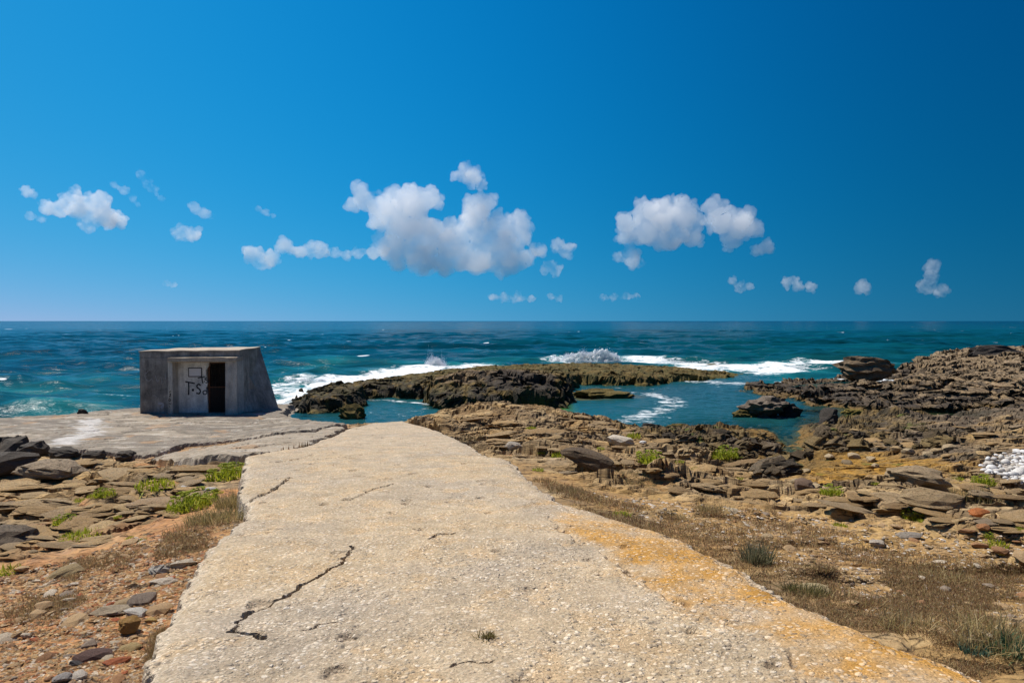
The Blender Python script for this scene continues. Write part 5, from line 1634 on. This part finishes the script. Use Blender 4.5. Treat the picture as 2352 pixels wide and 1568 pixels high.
scrub('dry_scrub', [([(1500, 1195), (1620, 1180), (1800, 1200), (1960, 1225), (2000, 1260), (2200, 1275), (2352, 1300), (2352, 1530), (2200, 1560), (2040, 1500), (1850, 1420), (1650, 1310), (1500, 1240)], 1.0),
                    ([(1900, 1290), (2352, 1310), (2352, 1440), (2100, 1420), (1850, 1350)], .5)], 'low brown dry scrub covering the ground right of the path', BROWN, 17000, .036, thr=-.25, seed=1)
scrub('dry_scrub', [([(1250, 1105), (1330, 1120), (1420, 1150), (1560, 1190), (1500, 1230), (1360, 1185), (1260, 1150)], .5), ([(1600, 1165), (1780, 1175), (1780, 1195), (1620, 1185)], .3)],
      'thin brown scrub along the far right edge of the path', BROWN, 4500, .045, thr=-.1, seed=2)
scrub('dry_scrub', [([(110, 1300), (260, 1270), (330, 1250), (300, 1300), (150, 1345)], .3), ([(0, 1420), (60, 1370), (160, 1340), (200, 1380), (100, 1440)], .4), ([(380, 1230), (470, 1225), (480, 1255), (420, 1300), (360, 1290)], .4),
                    ([(350, 1460), (380, 1440), (380, 1490), (340, 1530)], .2)], 'patchy brown scrub on the orange earth left of the path', BROWN, 6500, .036, thr=-.15, seed=3)

def tuft(name, u, v, n, hgt, rad, label, palette, spread=.45, cat='grass', wid=(.003, .006), group=None, size=1.0):
    x, y = hit(u, v)
    a = rng.uniform(0, 6.28, n); r_ = rad * np.sqrt(rng.random(n))
    bx, by = x + r_ * np.cos(a), y + r_ * np.sin(a)
    ok_ = sdpoly(bx, by, PATH) < -.01
    bx, by, r_, a = bx[ok_], by[ok_], r_[ok_], a[ok_]
    bz = gzs(bx, by); bz = np.where(np.isfinite(bz), bz, gz1(x, y))
    n = len(bx)
    dirs = rdirs(n, spread)
    dirs[:, 0] += np.cos(a) * r_ / rad * .25; dirs[:, 1] += np.sin(a) * r_ / rad * .25
    dirs /= np.linalg.norm(dirs, axis=1, keepdims=True)
    z0 = float(np.min(bz))
    me = blades('blades', np.c_[bx - x, by - y, bz - z0 - .005], dirs, rng.uniform(.3, 1.0, n) * hgt * .72, rng.uniform(*wid, n), pickcol(palette, n), .7)
    o = link(name, me, MAT_LEAF)
    o.location = (x, y, z0)
    return tag(o, label, cat, group)
tuft('grass_tuft', 1738, 1292, 380, .34, .11, 'upright grey-green grass tuft against the path edge', [(.13, .13, .07), (.18, .17, .09), (.26, .22, .12), (.10, .10, .05)], .3, wid=(.003, .006))
tuft('grass_tuft', 1850, 1362, 420, .16, .14, 'dark olive grass tuft hugging the path edge', OLIVE, .7)
tuft('grass_tuft', 2290, 1478, 600, .27, .22, 'large bushy straw-coloured grass clump beside the path', STRAW, .7)
tuft('grass_tuft', 2335, 1500, 420, .15, .13, 'grey-green leafy weed under the bushy grass clump', [(.07, .13, .06), (.09, .16, .08), (.06, .1, .05)], .8, wid=(.006, .012))
tuft('grass_tuft', 2240, 1500, 160, .09, .07, 'small bluish weed between clump and path', [(.09, .17, .12), (.11, .19, .13)], .8, wid=(.006, .01))
tuft('grass_tuft', 2080, 1440, 220, .2, .16, 'loose straw grass stalks in the dry scrub', STRAW, .8)
tuft('grass_tuft', 1960, 1380, 200, .2, .18, 'sprawling dry stalks by the path edge', STRAW + BROWN, .9)
tuft('grass_tuft', 2170, 1330, 180, .18, .2, 'thin pale stalks rising from the brown scrub', STRAW, .6)
tuft('grass_tuft', 545, 1160, 900, .36, .26, 'tall dry grass growing in the notch of the path edge', STRAW + OLIVE, .5, wid=(.003, .006))
tuft('grass_tuft', 500, 1195, 1000, .30, .34, 'wide clump of dry olive grass below the notch', STRAW + OLIVE, .6, wid=(.003, .006))
tuft('grass_tuft', 440, 1215, 500, .18, .3, 'low brownish grass patch spreading left of the clump', BROWN + STRAW, .8)
tuft('grass_tuft', 2165, 1115, 260, .30, .22, 'pale dry grass under the overhanging boulder', STRAW, .5)
tuft('grass_tuft', 2235, 1130, 320, .32, .35, 'thin green-brown grass right of the overhanging boulder', OLIVE + STRAW, .5)
tuft('grass_tuft', 1640, 1175, 260, .25, .22, 'windblown straw grass at the corner of the scrub', STRAW, .8)
tuft('grass_tuft', 1460, 1100, 260, .16, .3, 'faded grass patch among brown ledges', STRAW + OLIVE, .7)
tuft('grass_tuft', 1300, 1130, 300, .16, .22, 'dry grass tucked under the right edge of the path', OLIVE + BROWN, .7)
tuft('grass_tuft', 1250, 1105, 200, .14, .18, 'short grass where the path edge bends', OLIVE + BROWN, .7)
tuft('grass_tuft', 1078, 1012, 240, .25, .3, 'brown grass beside the rocky end of the path', OLIVE + STRAW, .6)
tuft('grass_tuft', 1560, 1190, 160, .14, .14, 'yellowish dry stalks beside the path', STRAW, .8)
# small plant growing in the concrete
def path_sprig():
    p = Ppath(1122, 1462)
    n = 130
    b = np.c_[rng.normal(0, .02, n), rng.normal(0, .014, n), np.zeros(n)]
    me = blades('sprig', b, rdirs(n, .9), rng.uniform(.02, .06, n), rng.uniform(.003, .006, n), pickcol([(.20, .15, .05), (.26, .20, .08), (.15, .13, .04)], n), .6)
    o = link('weed', me, MAT_LEAF); o.location = (p[0], p[1], zpath(p[0], p[1]) - .01)
    tag(o, 'tiny dry weed sprouting from a crack in the concrete path', 'weed')
path_sprig()

# green samphire: fleshy leaves, the larger ones with yellow-green flower heads
GREENS = [(.29, .33, .02), (.39, .42, .03), (.21, .25, .02), (.46, .45, .04)]
def samphire_parts(seed, big):
    r0 = np.random.default_rng(seed)
    n = 260 if big else 150
    a = r0.uniform(0, 6.28, n); rr = np.sqrt(r0.random(n))
    hgt = (1 - rr ** 2) * .45
    base = np.c_[rr * np.cos(a), rr * np.sin(a), hgt * .4]
    me = blades('foliage', base, rdirs(n, .75), r0.uniform(.25, .6, n), r0.uniform(.05, .10, n), pickcol(GREENS, n), .3)
    heads = None
    if big:
        k = 34
        a = r0.uniform(0, 6.28, k); rr = np.sqrt(r0.random(k)) * .95
        bm = bmesh.new()
        for i in range(k):
            c = Vector((rr[i] * math.cos(a[i]), rr[i] * math.sin(a[i]), (1 - rr[i] ** 2) * .45 + .42 + r0.uniform(-.08, .1)))
            for q in range(9):
                t = r0.uniform(0, 6.28); w = r0.uniform(0, .12)
                bmesh.ops.create_icosphere(bm, subdivisions=1, radius=r0.uniform(.028, .05), matrix=Matrix.Translation(c + Vector((w * math.cos(t), w * math.sin(t), r0.uniform(-.02, .03)))))
        heads = bpy.data.meshes.new('flower_heads'); bm.to_mesh(heads); bm.free()
        ca = heads.color_attributes.new('Col', 'FLOAT_COLOR', 'POINT')
        cc = np.ones((len(heads.vertices), 4), np.float32)
        cc[:, :3] = np.repeat(pickcol([(.44, .48, .05), (.50, .52, .07), (.36, .42, .04)], len(heads.vertices) // 12 + 1, .15), 12, 0)[:len(heads.vertices)]
        ca.data.foreach_set('color', cc.ravel()); heads.materials.append(MAT_LEAF)
    return me, heads
SAM = [samphire_parts(1, True), samphire_parts(2, True), samphire_parts(3, False), samphire_parts(4, False), samphire_parts(5, False)]
def samphire(u, v, wpx, label, kind=None, group=None, hk=1.0):
    x, y = hit(u, v)
    z = gz1(x, y)
    if not (x == x and z == z): return
    s = 1.55 * wpx * y / F
    big = wpx >= 20 if kind is None else kind
    fol, hd = random.choice(SAM[:2]) if big else random.choice(SAM[2:])
    root = empty('samphire', (x, y, z - .01))
    root.rotation_euler = (0, 0, random.uniform(0, 6.28))
    root.scale = (s, s, s * hk)
    link('foliage', fol, MAT_LEAF, root)
    if hd is not None: link('flower_heads', hd, MAT_LEAF, root)['kind'] = 'stuff'
    tag(root, label, 'plant', group)
samphire(515, 1100, 26, 'lush yellow-green samphire cushion against the path wall')
samphire(538, 1086, 20, 'upper yellow-green samphire tuft leaning on the path wall')
samphire(435, 1168, 30, 'broad flowering samphire below the long brown slab')
samphire(465, 1155, 26, 'flowering samphire squeezed between slab and dry grass')
samphire(412, 1180, 18, 'low samphire spilling onto orange earth', True)
samphire(356, 1120, 28, 'dark green succulent clump on the upper ledge', False)
samphire(552, 1058, 12, 'small dark green tuft at the corner of the path', False, hk=1.8)
samphire(240, 1138, 15, 'yellow-green samphire cushion on bare grey ledge', True)
samphire(195, 1232, 22, 'green succulent strip along a flat ledge', False)
samphire(160, 1236, 16, 'green tufts left of the succulent strip', False)
samphire(148, 1200, 16, 'flowering samphire in a rock joint', True)
samphire(10, 1316, 22, 'dark green succulent by the hollowed boulder', False)
samphire(1492, 1062, 22, 'bright samphire bush on the brown terrace', True)
samphire(1290, 1050, 16, 'dull green plant on the terrace by the path', False)
samphire(1235, 1080, 9, 'small round green tuft near the path bend', False)
samphire(1670, 1048, 18, 'yellow-flowering samphire beside the wet hollow', True)
samphire(1655, 1052, 14, 'low samphire mat beside the wet hollow', False)
samphire(1912, 1135, 17, 'samphire bush in the middle of the stony flat', True)
samphire(1930, 1208, 11, 'dark green herb in the tan rock', False)
samphire(2098, 1188, 17, 'flowering samphire beneath the rounded outcrop', True)
samphire(2120, 1200, 10, 'small samphire sprawl by an orange stone', False)
samphire(2258, 1110, 16, 'samphire cushion beside the pebble beach', True)
samphire(2285, 1252, 18, 'green herb at the corner of the scrub', False)
samphire(2270, 1230, 8, 'yellowish sprig on the grey slab', True)
samphire(1455, 1005, 10, 'green tuft hanging on the ledge above the pool', False, hk=1.6)
samphire(1428, 1183, 14, 'bright green weed at the foot of the path edge', False)
small = [(255, 1098), (185, 1150), (215, 1140), (90, 1222), (45, 1215), (235, 1180), (270, 1190), (300, 1235), (330, 1240), (500, 1132), (470, 1128), (140, 1245), (1245, 1040), (1310, 1042), (1560, 1060), (1600, 1078), (1380, 1030), (1220, 985),
         (1770, 1045), (2010, 1110), (2200, 1100), (2300, 1270), (2345, 1215), (1975, 1170), (1700, 1100)]
for u, v in small:
    samphire(u, v, random.uniform(6, 10), 'small green succulent tuft rooted in a joint of the rock', False, 'small green tufts in the rock joints')

# ------------------------------------------------------------------ clouds
def cloud_material(name, dens, lo, hi, scale):
    m = bpy.data.materials.new(name); m.use_nodes = True
    nt = m.node_tree
    for n in list(nt.nodes):
        if n.type == 'BSDF_PRINCIPLED': nt.nodes.remove(n)
    pv = nt.nodes.new('ShaderNodeVolumePrincipled')
    pv.inputs['Color'].default_value = (1, 1, 1, 1)
    pv.inputs['Anisotropy'].default_value = 0.3
    geo = N(nt, 'ShaderNodeNewGeometry')
    n1 = N(nt, 'ShaderNodeTexNoise', Scale=scale, Detail=5.0, Roughness=0.62, Distortion=0.3)
    nt.links.new(geo.outputs['Position'], n1.inputs['Vector'])
    r_ = N(nt, 'ShaderNodeMapRange', interpolation_type='SMOOTHSTEP')
    r_.inputs['From Min'].default_value = lo; r_.inputs['From Max'].default_value = hi
    r_.inputs['To Min'].default_value = 0.0; r_.inputs['To Max'].default_value = dens
    nt.links.new(n1.outputs['Fac'], r_.inputs['Value'])
    nt.links.new(r_.outputs[0], pv.inputs['Density'])
    nt.links.new(pv.outputs[0], nt.nodes['Material Output'].inputs['Volume'])
    m.cycles.volume_step_rate = 0.2
    return m
CL_D = 9000.0
CLM = {'dense': cloud_material('cloud_dense', .0038, .22, .58, 1 / 420.0), 'soft': cloud_material('cloud_soft', .0062, .32, .66, 1 / 300.0), 'thin': cloud_material('cloud_thin', .0045, .36, .72, 1 / 240.0)}
tex1 = bpy.data.textures.new('billow_large', 'CLOUDS'); tex1.noise_scale = 170.0; tex1.noise_depth = 5
tex2 = bpy.data.textures.new('billow_small', 'CLOUDS'); tex2.noise_scale = 60.0; tex2.noise_depth = 4
cr = random.Random(5)
def cloud(label, puffs, kind, vox=1.0, dist=CL_D):
    c0 = np.mean([p[0] for p in puffs]); c1 = np.mean([p[1] for p in puffs])
    o0 = Vector(PD(c0, c1, dist))
    bm = bmesh.new()
    k = dist / F
    balls = []
    rm_ = float(np.median([p[2] for p in puffs])) * k
    for u, v, r_ in puffs:
        R_ = r_ * k * .95
        c = Vector(PD(u, v, dist + cr.uniform(-.7, .7) * R_)) - o0
        balls.append((c, R_, 0))
    # smaller billows on the larger ones, twice over
    for lvl, cnt, lo, hi in ((1, 9, .34, .58), (2, 5, .32, .55)):
        for c, R_, l in [q for q in balls if q[2] == lvl - 1]:
            for i in range(cnt if R_ > 30 else 0):
                d = Vector((cr.gauss(0, 1), cr.gauss(0, .8), cr.gauss(.35, .8))).normalized()
                balls.append((c + d * R_ * cr.uniform(.75, 1.05), R_ * cr.uniform(lo, hi), lvl))
    # stringy scraps between neighbouring puffs
    for (c, R_, l), (c2, R2, l2) in zip(balls[:len(puffs) - 1], balls[1:len(puffs)]):
        if (c2 - c).length < 3.2 * (R_ + R2):
            for t in (.25, .5, .75):
                balls.append((c.lerp(c2, t) + Vector((cr.gauss(0, .2), 0, cr.gauss(0, .2))) * R_, lerp(R_, R2, t) * .62, 3))
    ico = bmesh.new(); bmesh.ops.create_icosphere(ico, subdivisions=2, radius=1.0)
    vs = [v.co.copy() for v in ico.verts]; fs = [[v.index for v in f.verts] for f in ico.faces]; ico.free()
    co, fc = [], []
    for c, R_, l in balls:
        n0 = len(co)
        co += [(c.x + v.x * R_, c.y + v.y * R_, c.z + v.z * R_) for v in vs]
        fc += [[i + n0 for i in f] for f in fs]
    bm.free()
    me = bpy.data.meshes.new('cloud'); me.from_pydata(co, [], fc)
    me.materials.append(CLM[kind])
    o = bpy.data.objects.new('cloud', me); COL.objects.link(o)
    o.location = o0
    rm = o.modifiers.new('remesh', 'REMESH'); rm.mode = 'VOXEL'; rm.voxel_size = max(9.0, rm_ * .085) * vox
    for tx, st in ((tex1, min(rm_ * .7, 120.0)), (tex2, min(rm_ * .3, 36.0))):
        dm = o.modifiers.new('billow', 'DISPLACE'); dm.texture = tx; dm.texture_coords = 'GLOBAL'; dm.strength = st; dm.mid_level = .48
    return tag(o, label, 'cloud', 'fair-weather clouds')
cloud('largest bright cumulus with two towers above the reef', [(900, 480, 40), (950, 472, 42), (985, 458, 26), (880, 505, 28), (930, 520, 46), (985, 540, 46), (900, 570, 34), (960, 590, 40), (1035, 530, 26), (1040, 565, 42),
      (1100, 475, 30), (1085, 498, 28), (1128, 456, 15), (1078, 525, 22), (1112, 545, 36), (1150, 522, 30), (1190, 522, 28), (1205, 545, 20), (1155, 575, 38), (1095, 595, 40), (1020, 605, 30), (1170, 605, 28), (1210, 590, 20), (835, 458, 26), (808, 472, 16), (860, 478, 20),
      (915, 605, 22), (1150, 628, 12)], 'dense')
cloud('small cloud floating on top of the largest cumulus', [(1066, 384, 14), (1082, 404, 24), (1045, 405, 11), (1104, 424, 13), (1100, 408, 13)], 'soft')
cloud('ragged scraps right of the largest cumulus', [(1240, 572, 17), (1222, 566, 10)], 'soft')
cloud('two-lobed scrap beyond the right tower', [(1280, 562, 14), (1300, 576, 18)], 'soft')
cloud('low wisp under the right tower', [(1262, 610, 14), (1278, 622, 14), (1250, 625, 9)], 'soft')
cloud('low cumulus trailing left of the largest cloud', [(578, 588, 20), (600, 600, 22), (625, 594, 18), (566, 574, 10), (652, 563, 17), (690, 578, 14), (732, 573, 22), (670, 574, 12), (712, 578, 14)], 'soft')
cloud('thin bridge of cloud joining the largest cumulus', [(770, 582, 12), (795, 587, 12), (825, 583, 14), (858, 580, 16), (880, 578, 14)], 'soft')
cloud('bright cumulus with ragged towers right of centre', [(1440, 512, 24), (1482, 482, 26), (1520, 490, 34), (1560, 462, 18), (1570, 500, 36), (1492, 530, 36), (1540, 548, 32), (1592, 548, 22), (1442, 545, 22), (1452, 595, 22)], 'dense')
cloud('tall cloud hugging the right flank of the ragged cumulus', [(1640, 475, 26), (1658, 508, 32), (1700, 520, 32), (1722, 490, 15), (1740, 530, 18), (1682, 552, 22)], 'dense')
cloud('small puff under the tall cloud', [(1738, 578, 13), (1756, 568, 15), (1768, 572, 9)], 'soft')
cloud('faint scrap beneath the ragged cumulus', [(1420, 592, 12), (1470, 603, 14)], 'thin')
cloud('broad cloud high above the open sea left of the bunker', [(108, 478, 18), (135, 480, 20), (160, 465, 24), (168, 445, 16), (200, 485, 32), (225, 465, 24), (245, 498, 26), (275, 510, 16), (200, 515, 20)], 'soft')
cloud('tiny puff at the upper tip of the broad cloud', [(65, 442, 12), (78, 448, 8)], 'soft')
cloud('tiny puff under the broad cloud', [(68, 496, 11), (95, 502, 9)], 'thin')
cloud('slanting wisp above the broad cloud', [(262, 424, 9), (285, 438, 11), (305, 455, 9), (316, 470, 6)], 'thin')
cloud('faint curl of cloud beside the slanting wisp', [(325, 402, 12), (335, 418, 11), (352, 434, 11), (372, 458, 7)], 'thin')
cloud('wedge-shaped wisp above the oval cloud', [(448, 482, 13), (468, 492, 13), (488, 497, 7)], 'thin')
cloud('small oval cloud standing alone', [(425, 536, 20), (448, 538, 16), (404, 538, 13)], 'soft')
cloud('thin diagonal wisp left of the largest cumulus', [(592, 480, 7), (610, 489, 8), (628, 496, 6)], 'thin')
cloud('small horizon cloud with a pointed left end', [(1682, 645, 9), (1700, 658, 12), (1722, 658, 9)], 'soft', dist=12000)
cloud('small two-humped horizon cloud', [(1808, 650, 12), (1824, 645, 10), (1830, 660, 12), (1862, 662, 11)], 'soft', dist=12000)
cloud('faint round horizon cloud', [(1985, 660, 16), (1972, 666, 10)], 'thin', dist=12000)
cloud('faint tall cloud near the horizon above the headland', [(2140, 616, 17), (2136, 640, 15), (2126, 660, 18), (2165, 664, 16)], 'thin', dist=12000)

cloud('long faint streak of cloud low over the horizon beneath the largest cumulus', [(1130, 682, 9), (1160, 684, 11), (1190, 683, 11), (1220, 686, 9)], 'thin', dist=16000)
cloud('faint flat streak of cloud low under the ragged cumulus', [(1385, 684, 8), (1410, 682, 9), (1440, 680, 9), (1465, 681, 7)], 'thin', dist=16000)
cloud('faint speck of cloud low over the sea near the streaks', [(1265, 681, 8), (1285, 686, 8)], 'thin', dist=16000)
cloud('tiny faint cloud alone low over the open sea', [(385, 650, 8), (400, 655, 7)], 'thin', dist=14000)
